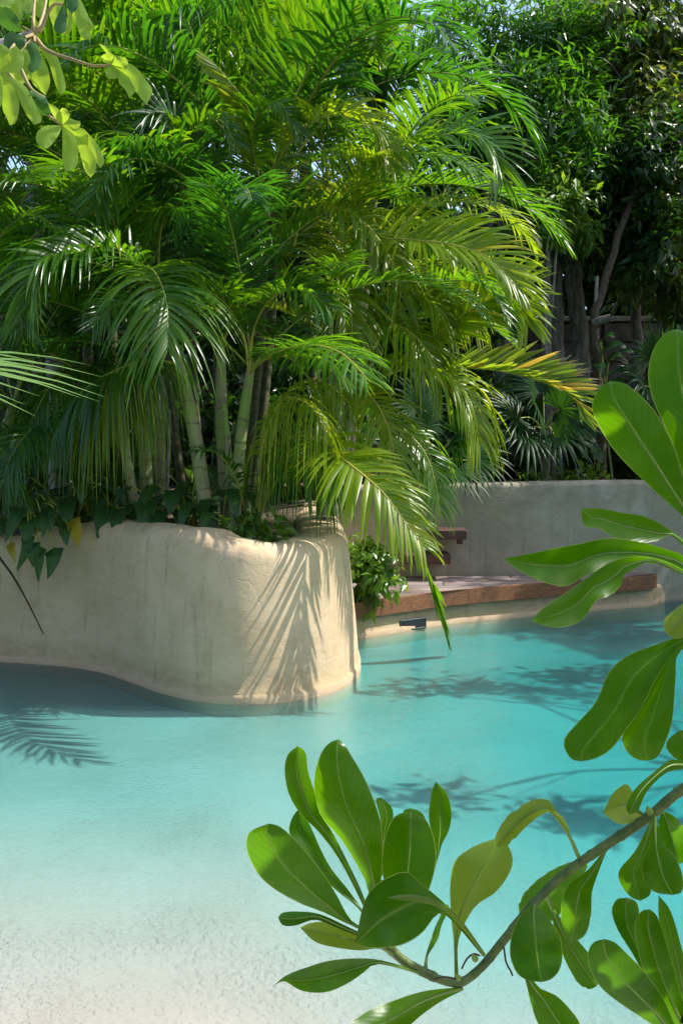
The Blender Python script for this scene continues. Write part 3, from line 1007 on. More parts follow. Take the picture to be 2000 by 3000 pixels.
for pts in ([(470, 1120, 6.9), (430, 1060, 6.6), (370, 1070, 6.4), (320, 1120, 6.3), (300, 1200, 6.3)], [(440, 1150, 7.0), (390, 1090, 6.7), (330, 1130, 6.5), (280, 1180, 6.4), (250, 1260, 6.4)],
            [(520, 1110, 7.0), (480, 1060, 6.8), (440, 1080, 6.6), (410, 1140, 6.55), (400, 1210, 6.5)]):
    hero(Bp, pts, (0, -.05, 1), t0=.25, Lmax=.44, n=44, droop=1.3, vee=0, a0=80, a1=40, wid=.018, mat='palm_yellow', rmat='rachis_y')
# -- tall grey-stemmed palm at the far left
Cp = palm('tall palm with a bare grey stem at the left end of the planter', (170, 1480, 8.5))
stem(Cp, [(175, 1500, 8.5), (165, 1150, 8.5), (150, 920, 8.5), (125, 700, 8.5), (100, 560, 8.5), (95, 470, 8.5)], .075, 12, 'bark_pale')
crown(Cp, W(95, 480, 8.5), 8, 1.2, ('palm_deep', 'palm'), (1, 2, 3, 4, 5, 6))
hero(Cp, [(110, 500, 8.4), (60, 430, 8.0), (-30, 450, 7.6), (-90, 560, 7.3)], (.2, -.5, .8), t0=.2, Lmax=.5, droop=.3)
hero(Cp, [(100, 520, 8.4), (60, 600, 7.9), (10, 640, 7.5), (-60, 720, 7.2)], (0, -.7, .6), t0=.15, Lmax=.45, droop=.3)

# -- central tall clump behind
Dp = palm('tall areca palm clump with arching fronds in the middle of the bed', (640, 1480, 8.3))
for (x, y, d, r) in ((560, 560, 8.3, .05), (640, 400, 8.9, .055), (790, 560, 8.1, .05), (760, 760, 7.7, .045), (480, 700, 8.0, .045)):
    stem(Dp, [(640 + (x - 640) * .6, 1490, d), (640 + (x - 640) * .9, 1150, d), (640 + (x - 640) * 1.05, (y + 1150) / 2, d), (x, y, d)], r * .8, 8, 'stem_dark')
    crown(Dp, W(x, y + 15, d), 6, 1.3, ('palm', 'palm_deep', 'palm'), (0, 1, 2, 3, 4, 6))
hero(Dp, [(600, 760, 7.6), (540, 560, 7.2), (470, 430, 6.9), (400, 412, 6.7), (330, 480, 6.6), (280, 610, 6.5)], (-.1, -.6, .8), t0=.42, Lmax=.5, n=46, droop=.25, vee=12, wid=.037)
hero(Dp, [(640, 700, 7.7), (600, 520, 7.3), (520, 360, 7.1), (450, 330, 7.0), (430, 420, 6.9)], (.1, -.7, .6), t0=.35, Lmax=.45, droop=.45, vee=30, mat='palm_deep')
hero(Dp, [(560, 560, 8.0), (590, 300, 7.7), (560, 90, 7.5), (510, 40, 7.3), (470, 130, 7.2)], (-.3, -.5, .7), t0=.35, Lmax=.5, droop=.6, vee=20, mat='palm_deep', wid=.037)
hero(Dp, [(600, 980, 7.2), (640, 860, 6.9), (610, 740, 6.7), (545, 690, 6.5), (520, 720, 6.3)], (.5, -.6, .4), t0=.3, Lmax=.42, droop=.2, vee=50, mat='palm_deep', wid=.037)
hero(Dp, [(470, 860, 7.0), (465, 740, 6.9), (480, 640, 6.8), (520, 610, 6.6), (560, 660, 6.5)], (-.4, -.3, .8), t0=.3, Lmax=.36, droop=.5, vee=30)
hero(Dp, [(790, 620, 7.8), (760, 480, 7.4), (726, 318, 7.1), (670, 235, 7.0), (612, 170, 6.95)], (-.8, -.2, .5), t0=.3, Lmax=.34, n=46, droop=.05, vee=66, a0=50, a1=20, mat='palm_yellow')
hero(Dp, [(790, 640, 7.6), (740, 430, 7.2), (760, 330, 7.0), (830, 320, 6.8), (880, 390, 6.7)], (.2, -.5, .8), t0=.3, Lmax=.4, droop=.5, vee=35)
hero(Dp, [(560, 700, 7.6), (480, 520, 7.3), (560, 380, 7.0), (640, 350, 6.9), (690, 420, 6.8)], (.1, -.4, .9), t0=.3, Lmax=.4, droop=.5, vee=38)

# -- right clump: yellow-green fronds over the bench
Ep = palm('yellow-green areca palm arching out over the wooden bench', (960, 1500, 7.2))
for (x, y, d, r) in ((1000, 880, 7.3, .045), (1060, 690, 7.5, .05), (930, 1130, 7.0, .04), (1060, 1080, 7.1, .042)):
    stem(Ep, [(950 + (x - 950) * .2, 1510, d), (950 + (x - 950) * .5, 1300, d), (950 + (x - 950) * .85, (y + 1250) / 2, d), (x, y, d)], r)
    crown(Ep, W(x, y + 10, d), 3, .9, ('palm', 'palm_yellow', 'palm'), (0, 1, 2, 3, 4, 6), -60, 300)
YE = dict(mat='palm_yellow', rmat='rachis_y')
hero(Ep, [(1010, 800, 7.1), (1060, 720, 6.9), (1150, 700, 6.7), (1240, 706, 6.5), (1330, 718, 6.4), (1440, 760, 6.3), (1535, 860, 6.2)], (-.1, -.75, .6), t0=.22, Lmax=.56, n=60, droop=.22, vee=22, a0=62, a1=22, wid=.035, sides=(1, .75), **YE)
hero(Ep, [(1080, 1120, 7.0), (1200, 1060, 6.9), (1292, 978, 6.8), (1380, 906, 6.7), (1464, 866, 6.6), (1515, 875, 6.5), (1545, 950, 6.45)], (-.15, -.85, .5), t0=.38, Lmax=.50, n=60, droop=.12, vee=12, a0=55, a1=22, wid=.037, **YE)
hero(Ep, [(1080, 1120, 7.0), (1220, 1070, 6.8), (1341, 1074, 6.7), (1475, 1088, 6.6), (1590, 1120, 6.5), (1678, 1166, 6.45), (1705, 1225, 6.4)], (-.05, -.45, .9), t0=.40, Lmax=.42, n=58, droop=.05, vee=48, a0=48, a1=22, wid=.037, mat='palm_burnt', rmat='rachis_y', sides=(1, .55), label='long frond with scorched brown leaflet tips')
hero(Ep, [(1040, 1120, 7.0), (1103, 1057, 6.8), (1194, 1066, 6.6), (1290, 1094, 6.5), (1367, 1165, 6.4), (1405, 1300, 6.35)], (0, -.25, .95), t0=.25, Lmax=.46, n=54, droop=.7, vee=25, **YE)
hero(Ep, [(930, 1180, 6.9), (1000, 1120, 6.8), (1087, 1165, 6.6), (1128, 1232, 6.5), (1150, 1310, 6.45), (1168, 1440, 6.4)], (.3, -.6, .6), t0=.25, Lmax=.42, n=48, droop=.5, vee=20, **YE)
hero(Ep, [(850, 1270, 6.8), (920, 1270, 6.45), (995, 1337, 6.1), (1072, 1398, 5.95), (1129, 1452, 5.88), (1194, 1540, 5.84), (1246, 1610, 5.8)], (.25, -.85, .5), t0=.22, Lmax=.44, n=58, droop=.32, vee=8, a0=72, a1=30, wid=.035, **YE)
hero(Ep, [(1000, 880, 7.2), (940, 770, 6.9), (985, 775, 6.7), (1018, 850, 6.6), (1030, 950, 6.5), (1025, 1060, 6.45)], (.3, -.5, .7), t0=.25, Lmax=.42, n=46, droop=.5, vee=34, **YE)
hero(Ep, [(860, 720, 7.3), (891, 612, 7.1), (987, 610, 6.9), (1063, 649, 6.8), (1118, 715, 6.7), (1168, 814, 6.6), (1170, 920, 6.6)], (.1, -.35, .9), t0=.2, Lmax=.44, n=54, droop=.6, vee=25, **YE)
hero(Ep, [(740, 600, 7.4), (800, 520, 7.2), (890, 478, 7.0), (1006, 458, 6.9), (1115, 450, 6.8), (1268, 452, 6.7), (1405, 500, 6.6)], (0, -.45, .85), t0=.25, Lmax=.48, n=60, droop=.4, vee=20, mat='palm')
hero(Ep, [(1000, 560, 7.5), (1090, 470, 7.4), (1180, 425, 7.3), (1344, 390, 7.2), (1440, 432, 7.1), (1470, 540, 7.1)], (-.1, -.5, .8), t0=.25, Lmax=.52, n=56, droop=.3, vee=25, mat='palm')
hero(Ep, [(790, 520, 7.2), (840, 430, 7.0), (900, 370, 6.9), (980, 338, 6.8), (1090, 372, 6.7), (1150, 480, 6.6)], (0, -.4, .9), t0=.2, Lmax=.46, n=54, droop=.45, vee=38, mat='palm_yellow')
hero(Ep, [(1040, 1000, 7.0), (1110, 900, 6.9), (1190, 860, 6.8), (1270, 890, 6.7), (1320, 970, 6.7)], (0, -.4, .9), t0=.2, Lmax=.42, droop=.5, vee=30, **YE)
hero(Ep, [(1020, 1060, 7.0), (1090, 960, 6.8), (1180, 960, 6.6), (1260, 1040, 6.5), (1290, 1130, 6.5)], (0, -.3, .9), t0=.2, Lmax=.42, droop=.8, vee=20, **YE)
hero(Ep, [(1040, 700, 7.4), (1110, 640, 7.2), (1200, 640, 7.0), (1290, 690, 6.9), (1340, 780, 6.9)], (0, -.3, .9), t0=.2, Lmax=.44, droop=.6, vee=25, **YE)
hero(Ep, [(1040, 880, 7.2), (1120, 800, 7.1), (1230, 790, 7.0), (1340, 850, 6.9), (1400, 960, 6.9)], (0, -.3, .9), t0=.2, Lmax=.4, droop=.6, vee=25, **YE)
hero(Ep, [(1050, 1280, 7.0), (1130, 1230, 6.9), (1215, 1290, 6.8), (1262, 1370, 6.75), (1290, 1500, 6.7)], (.2, -.6, .7), t0=.2, Lmax=.36, n=44, droop=.6, vee=15, mat='palm', wid=.026)
# frond tip hanging down to the water
hero(Ep, [(1210, 1560, 7.0), (1236, 1590, 7.05), (1250, 1680, 7.15), (1272, 1755, 7.25), (1308, 1868, 7.4)], (.7, -.7, .1), t0=.3, Lmax=.30, n=22, droop=.3, vee=72, a0=22, a1=8, wid=.035, mat='palm', label='folded frond tip hanging down to the water')

# -- palms at the back and top
Fp = palm('tall palm with drooping blue-green fronds behind the lobed leaves', (330, 1480, 9.4))
for (x, y, d) in ((250, 300, 9.2), (430, 200, 9.6), (330, 40, 9.9), (-20, 200, 9.5), (250, 620, 9.0)):
    stem(Fp, [(330 + (x - 330) * .8, 1490, d), (330 + (x - 330) * .9, 1000, d), (x, y, d)], .045, 8, 'stem_dark')
    crown(Fp, W(x, y + 10, d), 7, 1.35, ('palm_deep', 'palm', 'palm_deep'), (0, 1, 2, 3, 4, 5, 6))
Gp = palm('palm with an upright unopened green spear leaf at the top', (960, 1480, 8.6))
for (x, y, d) in ((880, 320, 8.8), (1115, 330, 8.4), (960, 520, 8.5)):
    stem(Gp, [(960 + (x - 960) * .3, 1490, d), (960 + (x - 960) * .6, 1000, d), (x, y, d)], .045, 8, 'stem_dark')
    crown(Gp, W(x, y + 10, d), 5, .85, ('palm', 'palm_deep', 'palm'), (1, 2, 3, 4, 6), 60, 250)
hero(Gp, [(730, 330, 8.2), (760, 200, 8.0), (883, 150, 7.8), (978, 178, 7.7), (1035, 250, 7.6)], (0, -.5, .85), t0=.25, Lmax=.5, n=44, droop=.35, vee=40, mat='palm_deep')
hero(Gp, [(1118, 420, 8.3), (1118, 300, 8.2), (1122, 180, 8.15), (1132, 60, 8.1), (1132, 25, 8.1)], (.2, -.9, 0), t0=.3, Lmax=.62, n=34, droop=.02, vee=10, a0=16, a1=5, wid=.05, jit=.3, mat='palm', label='upright half-opened spear leaf')
hero(Gp, [(1115, 420, 8.3), (1105, 330, 8.2), (1090, 240, 8.1), (1080, 190, 8.0)], (-.1, -.9, .1), t0=.2, Lmax=.5, n=30, droop=.05, vee=15, a0=20, a1=8, wid=.045, jit=.4, mat='palm_deep')
hero(Gp, [(1120, 400, 8.3), (1150, 290, 8.2), (1200, 200, 8.1), (1270, 130, 8.0)], (-.4, -.8, .4), t0=.25, Lmax=.42, n=40, droop=.25, vee=30, mat='palm_deep')
Hp = palm('low palm with long fronds drooping over the left end of the planter', (-40, 1500, 7.5))
for (x, y, d) in ((40, 1180, 7.6), (-90, 930, 7.3)):
    stem(Hp, [(-40, 1500, d), ((x - 40) / 2, (y + 1500) / 2, d), (x, y, d)], .045)
    crown(Hp, W(x, y, d), 8, .85, ('palm', 'palm_deep'), (2, 3, 4, 5, 6, 7))
hero(Hp, [(-80, 1000, 7.1), (-60, 860, 6.8), (20, 850, 6.5), (60, 930, 6.3), (70, 1020, 6.3)], (-.2, -.4, .9), t0=.3, Lmax=.42, droop=.5, vee=20)
hero(Hp, [(40, 1200, 7.4), (30, 1180, 7.2), (-20, 1230, 7.0), (10, 1330, 6.8), (70, 1450, 6.7)], (-.6, -.3, .6), t0=.2, Lmax=.4, droop=.6, vee=20)


# ------------------------------------------------------------------ leaves as bent sheets
def sheet(P, wid, N0, prof, fold=.18, camber=.0, twist=(0, 0), nu=18, nv=8, wave=.0, rnd=None, wph=0.0):
    """leaf blade along P (any points), width profile prof(u) times wid"""
    Pf = spline(P, 80)
    u = 1 - (1 - np.linspace(0, 1, nu)) ** 1.7
    P = np.stack([np.interp(u, np.linspace(0, 1, 80), Pf[:, c]) for c in range(3)], 1)
    Tf = nrm(np.gradient(Pf, axis=0))
    T = nrm(np.stack([np.interp(u, np.linspace(0, 1, 80), Tf[:, c]) for c in range(3)], 1))
    N0 = np.broadcast_to(np.asarray(N0, float), P.shape)
    Nn = nrm(N0 - (N0 * T).sum(1, keepdims=True) * T)
    B = np.cross(T, Nn)
    tw = np.radians(twist[0] + (twist[1] - twist[0]) * u)[:, None]
    B, Nn = B * np.cos(tw) + Nn * np.sin(tw), Nn * np.cos(tw) - B * np.sin(tw)
    v = np.linspace(-1, 1, nv + 1)
    w = wid * .5 * prof(u)
    if nu >= 20:      # uneven, slightly nibbled margins
        nick = 1 - .16 * (rng.random((nu, 2)) > .965)
        ew = (1 + rng.normal(0, .018, (nu, 2))) * nick
    else:
        ew = np.ones((nu, 2))
    cr = fold * np.abs(v) - camber * v ** 2
    L = np.linalg.norm(np.diff(P, axis=0), axis=1).sum()
    wv_ = wave * np.sin(u * 11 + wph + 1.5 * np.sign(1))[:, None] * np.abs(v)[None] ** 2 * wid
    sw = np.where(v[None] < 0, ew[:, :1], ew[:, 1:]) * np.abs(v)[None] ** 3 + (1 - np.abs(v)[None] ** 3)
    V = P[:, None] + B[:, None] * (w[:, None] * v[None] * sw)[..., None] + Nn[:, None] * (w[:, None] * cr[None] + wv_)[..., None]
    n, m_ = V.shape[:2]
    i = np.arange(n - 1)[:, None] * m_
    j = np.arange(m_ - 1)[None]
    Fq = np.stack([i + j, i + m_ + j, i + m_ + j + 1, i + j + 1], -1).reshape(-1, 4)
    rnd = rng.random() if rnd is None else rnd
    at = np.stack([np.broadcast_to(u[:, None], (n, m_)), np.full((n, m_), rnd), np.broadcast_to((v * .5 + .5)[None], (n, m_))], -1)
    return V.reshape(-1, 3), Fq, at.reshape(-1, 3), P, Nn, w


def obovate(u0=.12, base=.07, pk=1.0):
    def f(u):
        s = np.clip((u - u0) / (1 - u0), 0, 1)
        w = (s ** (.95 * pk)) * np.maximum(1 - s ** 5.5, 0) ** .55
        return np.maximum(w / .80, base * (1 - .6 * s) * (s < .98))
    return f


def lanceol(u):
    return np.maximum((np.clip(u, 0, 1) ** .6) * np.maximum(1 - u, 0) ** .7 * 1.72, .02)


def lobe_prof(u):
    return (.30 + .70 * np.clip(u / .68, 0, 1) ** 1.2) * np.maximum(1 - np.clip((u - .60) / .40, 0, 1) ** 1.9, 0) ** .75 * 1.05 * (1 + .06 * np.sin(u * 26))


def arrow_prof(u):
    return (np.clip(u / .16, 0, 1) ** .6) * np.maximum(1 - u, 0) ** .75 * 1.25 * (1 - .15 * np.exp(-((u - .32) / .1) ** 2))


def shrub_leaf(parent, pts, wpx, N0=(-.1, -1, .25), fold=.22, camber=0.05, twist=(0, 0), mat='shrub', prof=None, wave=.02, rnd=None, rib=True, bk=.22):
    fold = fold * 1.7
    P = [W(*q) for q in pts]
    N0 = np.asarray(N0, float) + bk * np.array([-1.0, 0, -.55])
    d = np.mean([q[2] for q in pts])
    pf_ = prof or obovate()
    V, Fq, at, Q, Nn, w = sheet(P, wpx * d / F, N0, pf_, fold, camber, twist, 30, 10, wave, rnd, rng.uniform(0, 6))
    off = np.array(parent.location)
    me = MB().add(V, Fq, at).mesh('leaf', M[mat], off)
    lf = link('leaf', me, parent)
    if rib:
        k = len(Q)
        R = np.interp(np.linspace(0, 1, k), [0, .2, .5, 1], [.0026, .0014, .0009, .0002]) * (d / 1.1)
        tb = tube(Q - Nn * R[:, None] * .5, R, 6)
        link('midrib', MB().add(*tb).mesh('midrib', M['midrib'], off), lf)
    return lf


def outline(left, right, sc, off, d0, d1, tilt=0.0, fold=0.0, nu=26, nv=8, rnd=None, curl=0.0, wob=1.0):
    """blade between two traced margins (base to tip); d0, d1 = distance at base and tip; tilt = left margin farther;
    fold = midrib nearer (+) or farther (-) than the margins; curl bends the tip away"""
    tr = lambda q: spline(np.c_[np.asarray(q, float) / sc + np.asarray(off, float), np.zeros(len(q))], 80)[:, :2]
    Lp, Rp = tr(left), tr(right)
    u = 1 - (1 - np.linspace(0, 1, nu)) ** 1.5
    k = np.linspace(0, 1, 80)
    gl = np.stack([np.interp(u, k, Lp[:, c]) for c in (0, 1)], 1)
    gr_ = np.stack([np.interp(u, k, Rp[:, c]) for c in (0, 1)], 1)
    half = np.linalg.norm(gl - gr_, axis=1) / 2 * d0 / F
    v = np.linspace(-1, 1, nv + 1)
    ph = rng.uniform(0, 6, 3)
    V = np.zeros((nu, nv + 1, 3))
    for j, vv in enumerate(v):
        px = gl * (1 - vv) / 2 + gr_ * (1 + vv) / 2
        dd = d0 + (d1 - d0) * u + curl * u ** 3 - tilt * vv * half - fold * half * (1 - abs(vv) ** 1.3) + wob * half * abs(vv) * (.10 * np.sin(u * 9 + ph[0] + (ph[1] if vv > 0 else 0)) + .05 * np.sin(u * 21 + ph[2]))
        for i in range(nu):
            V[i, j] = W(px[i, 0], px[i, 1], dd[i])
    n, m_ = nu, nv + 1
    i = np.arange(n - 1)[:, None] * m_
    j = np.arange(m_ - 1)[None]
    Fq = np.stack([i + j, i + m_ + j, i + m_ + j + 1, i + j + 1], -1).reshape(-1, 4)
    rnd = rng.random() if rnd is None else rnd
    at = np.stack([np.broadcast_to(u[:, None], (n, m_)), np.full((n, m_), rnd), np.broadcast_to((v * .5 + .5)[None], (n, m_))], -1)
    return V.reshape(-1, 3), Fq, at.reshape(-1, 3), V[:, nv // 2]


# ------------------------------------------------------------------ foreground shrub
S0 = np.array([1.06, 1.05, .2])
shrub = thing('broadleaf_shrub', 'close glossy broadleaf shrub branch with rosettes of spoon-shaped leaves over the water', 'shrub', S0)
D = 1.10


def branch(name, pts, r0, r1, n=36, mat='branch'):
    n = n * 2
    P = spline(pts, n)
    R = np.linspace(r0, r1, n) * (1 + .02 * rng.normal(size=n))
    R[3::9] *= 1.10      # leaf-scar rings
    link(name, MB().add(*tube(P, R, 10)).mesh(name, M[mat], np.array(shrub.location)), shrub)


branch('stem', [S0, S0 + np.array([-.03, .0, .35]), S0 + np.array([-.08, .02, .7]), W(2350, 2080, 1.12)], .022, .014)
branch('branch', [W(2350, 2080, 1.12), W(2150, 2225, 1.11), W(2000, 2310, 1.10), W(1900, 2392, 1.10), W(1780, 2472, 1.10), W(1650, 2562, 1.10), W(1560, 2650, 1.09),
                  W(1480, 2748, 1.08), W(1405, 2838, 1.07), W(1340, 2880, 1.06), W(1265, 2862, 1.06)], .0064, .0046, 60)
branch('branch', [W(1275, 2864, 1.06), W(1215, 2835, 1.06), W(1165, 2800, 1.06), W(1120, 2740, 1.06), W(1100, 2700, 1.06)], .0056, .0042)
branch('branch', [S0 + np.array([-.03, .0, .35]), W(2250, 3050, 1.06), W(2080, 3030, 1.04), W(2000, 2985, 1.03)], .010, .005)
branch('branch', [W(2350, 2080, 1.12), W(2300, 1900, 1.05), W(2180, 1780, 1.0), W(2090, 1640, .97), W(2050, 1560, .95)], .010, .006)
R_ = (1108, 2745)
sl = lambda *a, **k: shrub_leaf(shrub, *a, **k)
# main rosette at the branch tip: margins traced from base to tip
def ol(left, right, d0, d1, tilt=.3, fold=.3, mat='shrub', rnd=None, sc=1.206, off=(700, 2050), curl=0.0, rib=True):
    V, Fq, at, mid = outline(left, right, sc, off, d0, d1, tilt, fold, rnd=rnd, curl=curl)
    lf_ = link('leaf', MB().add(V, Fq, at).mesh('leaf', M[mat], S0), shrub)
    if rib:
        k = len(mid)
        R = np.interp(np.linspace(0, 1, k), [0, .2, .5, 1], [.0022, .0011, .0006, .00015])
        link('midrib', MB().add(*tube(mid, R, 6)).mesh('midrib', M['midrib'], S0), lf_)
    return lf_


CR = dict(sc=2.412, off=(700, 2150))
ol([(960, 1370), (905, 1080), (840, 940), (720, 745), (575, 575), (530, 400), (540, 255), (582, 132), (640, 62), (705, 38)],
   [(985, 1370), (1002, 1080), (1012, 800), (1000, 620), (945, 450), (880, 300), (800, 165), (748, 80), (705, 38)], 1.07, 1.11, .35, .55, rnd=.45, **CR)
ol([(930, 1330), (800, 1060), (690, 860), (560, 690), (430, 560), (350, 420), (322, 260), (345, 145), (415, 86)],
   [(945, 1330), (860, 1100), (740, 850), (650, 680), (565, 550), (535, 410), (490, 270), (470, 130), (415, 86)], 1.06, 1.02, -.5, -.6, rnd=.15, **CR)
ol([(960, 1420), (760, 1340), (600, 1262), (440, 1202), (270, 1110), (150, 1010), (75, 880), (50, 780), (80, 690), (210, 633)],
   [(970, 1400), (800, 1325), (685, 1130), (590, 980), (480, 840), (410, 762), (335, 690), (275, 648), (210, 633)], 1.06, .99, .3, .4, rnd=.5, **CR)
ol([(940, 1360), (850, 1240), (680, 1100), (540, 960), (430, 800), (355, 700), (372, 600), (420, 530)],
   [(950, 1350), (870, 1240), (770, 1100), (650, 950), (570, 800), (510, 660), (460, 570), (420, 530)], 1.08, 1.12, -.2, -.5, rnd=.15, **CR)
ol([(985, 1400), (1100, 1200), (1030, 1060), (1010, 960), (1010, 850), (1040, 690), (1095, 590), (1150, 558), (1210, 550)],
   [(1000, 1410), (1195, 1300), (1310, 1160), (1362, 1040), (1390, 900), (1385, 780), (1350, 660), (1300, 590), (1210, 550)], 1.09, 1.14, .2, .35, rnd=.05, **CR)
ol([(1010, 1000), (1008, 780), (1000, 620), (968, 470), (1000, 450)], [(1018, 1000), (1020, 780), (1055, 660), (1090, 590), (1072, 510), (1000, 450)], 1.13, 1.16, -.3, -.3, rnd=.4, **CR)
ol([(1300, 1150), (1388, 890), (1380, 780), (1340, 600), (1352, 450), (1378, 360), (1395, 340)], [(1310, 1150), (1402, 890), (1432, 780), (1482, 680), (1500, 560), (1470, 430), (1395, 340)], 1.15, 1.2, -.4, -.7, rnd=.2, **CR)
ol([(1190, 900), (1180, 700), (1160, 560), (1165, 540), (1210, 524)], [(1280, 900), (1330, 700), (1320, 610), (1280, 550), (1210, 524)], 1.17, 1.19, .2, .2, rnd=.7, **CR)
ol([(870, 900), (790, 785), (705, 700), (645, 652), (590, 606), (530, 625), (478, 658), (440, 720), (410, 860)],
   [(858, 905), (772, 802), (722, 757), (692, 765), (642, 828), (570, 868), (490, 877), (445, 872), (410, 860)], 1.07, .99, -.1, -.35, rnd=.0)
ol([(870, 898), (800, 800), (720, 722), (640, 692), (570, 690), (520, 700)], [(866, 904), (790, 812), (715, 740), (640, 716), (575, 708), (520, 700)], 1.065, 1.0, .2, .3, mat='shrub_old', rnd=.6, rib=False)  # pale strip along petiole and midrib, their lit edge put into colour
ol([(560, 905), (490, 855), (380, 800), (285, 757), (210, 748), (155, 752), (138, 770)], [(556, 915), (480, 862), (350, 808), (270, 778), (200, 798), (155, 797), (138, 770)], 1.06, 1.0, .2, .3, rnd=.0)
ol([(560, 912), (490, 862), (400, 812), (320, 786), (255, 788), (215, 805)], [(555, 920), (500, 880), (430, 886), (350, 877), (270, 856), (215, 805)], 1.065, 1.05, .3, .3, mat='shrub_old', rnd=.4)
ol([(660, 965), (560, 935), (460, 914), (330, 920), (240, 945), (165, 975), (118, 1015)], [(655, 978), (560, 948), (480, 935), (430, 972), (370, 1010), (300, 1035), (220, 1028), (160, 995), (118, 1015)], 1.06, .97, -.3, -.5, rnd=.1)
ol([(780, 1015), (650, 1030), (540, 1065), (460, 1097), (390, 1146), (340, 1200)], [(795, 1025), (720, 1062), (650, 1110), (590, 1160), (500, 1215), (340, 1200)], 1.06, .97, .2, .35, rnd=.25)
# leaves along the branch
ol([(760, 985), (758, 860), (748, 760), (745, 650), (762, 570), (825, 520), (905, 490)], [(775, 985), (775, 850), (830, 735), (900, 685), (945, 630), (967, 570), (945, 508), (905, 490)], 1.08, 1.11, .15, .25, mat='shrub_old', rnd=.5)
sl([(1250, 2860, 1.06), (1252, 2800, 1.09), (1280, 2710, 1.13), (1310, 2650, 1.16)], 46, (.7, -.7, 0), .3, rnd=.2, wave=.1)
sl([(1690, 2508, 1.10), (1655, 2430, 1.08), (1600, 2372, 1.06), (1530, 2400, 1.05), (1455, 2480, 1.05)], 70, (-.2, -.35, .9), .5, mat='shrub_old', rnd=.2, twist=(0, 40))
ol([(1295, 522), (1230, 602), (1165, 650), (1138, 720), (1140, 800), (1170, 862)], [(1302, 524), (1272, 600), (1246, 680), (1242, 760), (1222, 830), (1170, 862)], 1.11, 1.13, .3, .4, rnd=.5)
sl([(1740, 2500, 1.11), (1690, 2540, 1.16), (1620, 2600, 1.19), (1540, 2700, 1.2)], 150, (-.1, -1, .1), .15, rnd=.4, twist=(0, 15))
ol([(1035, 722), (992, 762), (962, 830), (956, 900), (978, 962), (1015, 990), (1070, 998)], [(1048, 722), (1085, 765), (1130, 830), (1142, 900), (1132, 952), (1105, 985), (1070, 998)], 1.06, 1.02, -.3, .25, rnd=.0)
sl([(1600, 2620, 1.12), (1640, 2720, 1.15), (1690, 2810, 1.16), (1745, 2890, 1.17)], 95, (.4, -.9, .1), .2, rnd=.2, mat='shrub')
ol([(960, 820), (1010, 990), (1032, 1080), (1065, 1160), (1180, 1300)], [(975, 820), (1045, 1000), (1115, 1042), (1165, 1090), (1205, 1160), (1180, 1300)], 1.08, 1.02, .3, .4, rnd=.35)
ol([(1458, 415), (1400, 530), (1342, 602), (1346, 650), (1380, 695), (1415, 711)], [(1466, 415), (1447, 540), (1440, 600), (1452, 650), (1450, 690), (1415, 711)], 1.09, 1.07, .35, .3, rnd=.3)
ol([(1462, 412), (1450, 500), (1424, 580), (1430, 640), (1468, 680), (1530, 690)], [(1472, 412), (1492, 500), (1542, 560), (1567, 630), (1562, 678), (1530, 690)], 1.085, 1.05, .3, .4, rnd=.1)
sl([(1935, 2370, 1.11), (1950, 2400, 1.16), (1968, 2460, 1.18), (1985, 2530, 1.18)], 120, (.1, -1, 0), .2, rnd=.25)
ol([(1420, 400), (1395, 350), (1370, 298), (1320, 330), (1285, 398)], [(1425, 406), (1405, 425), (1355, 441), (1315, 425), (1285, 398)], 1.11, 1.08, .4, -.6, rnd=.9, mat='shrub_old')
ol([(1640, 225), (1568, 216), (1520, 212), (1470, 250), (1402, 310), (1366, 370), (1375, 406)], [(1640, 245), (1568, 245), (1502, 262), (1440, 325), (1408, 390), (1375, 406)], 1.07, 1.01, .1, .4, rnd=.3)
sl([(2080, 2270, 1.1), (2040, 2230, 1.1), (2010, 2190, 1.1), (1990, 2140, 1.1)], 130, (0, -1, .2), .2, rnd=.15)
# lower right rosette
ol([(1600, 1200), (1530, 1188), (1400, 1110), (1290, 1030), (1242, 960), (1230, 900), (1250, 858), (1290, 845)], [(1600, 1190), (1545, 1160), (1500, 1062), (1430, 960), (1362, 890), (1325, 857), (1290, 845)], 1.03, .98, .35, .3, rnd=.25)
ol([(1600, 1195), (1550, 1170), (1490, 1080), (1430, 960), (1402, 860), (1396, 790), (1420, 747), (1450, 740)], [(1605, 1190), (1590, 1130), (1560, 1040), (1532, 940), (1502, 840), (1475, 765), (1450, 740)], 1.04, 1.02, .3, .35, rnd=.1)
ol([(1600, 1195), (1480, 1060), (1390, 900), (1340, 820), (1315, 750), (1332, 706), (1370, 699)], [(1605, 1190), (1500, 1050), (1440, 900), (1412, 800), (1412, 745), (1400, 712), (1370, 699)], 1.06, 1.1, -.2, .3, rnd=.05)
ol([(1600, 1190), (1560, 1100), (1512, 900), (1482, 780), (1480, 690)], [(1610, 1190), (1590, 1000), (1555, 850), (1522, 745), (1480, 690)], 1.06, 1.08, .3, .4, rnd=.2)
sl([(2020, 2995, 1.03), (2060, 2900, 1.0), (2070, 2800, .99), (2060, 2680, .98)], 130, (.2, -1, .1), .2, rnd=.5)
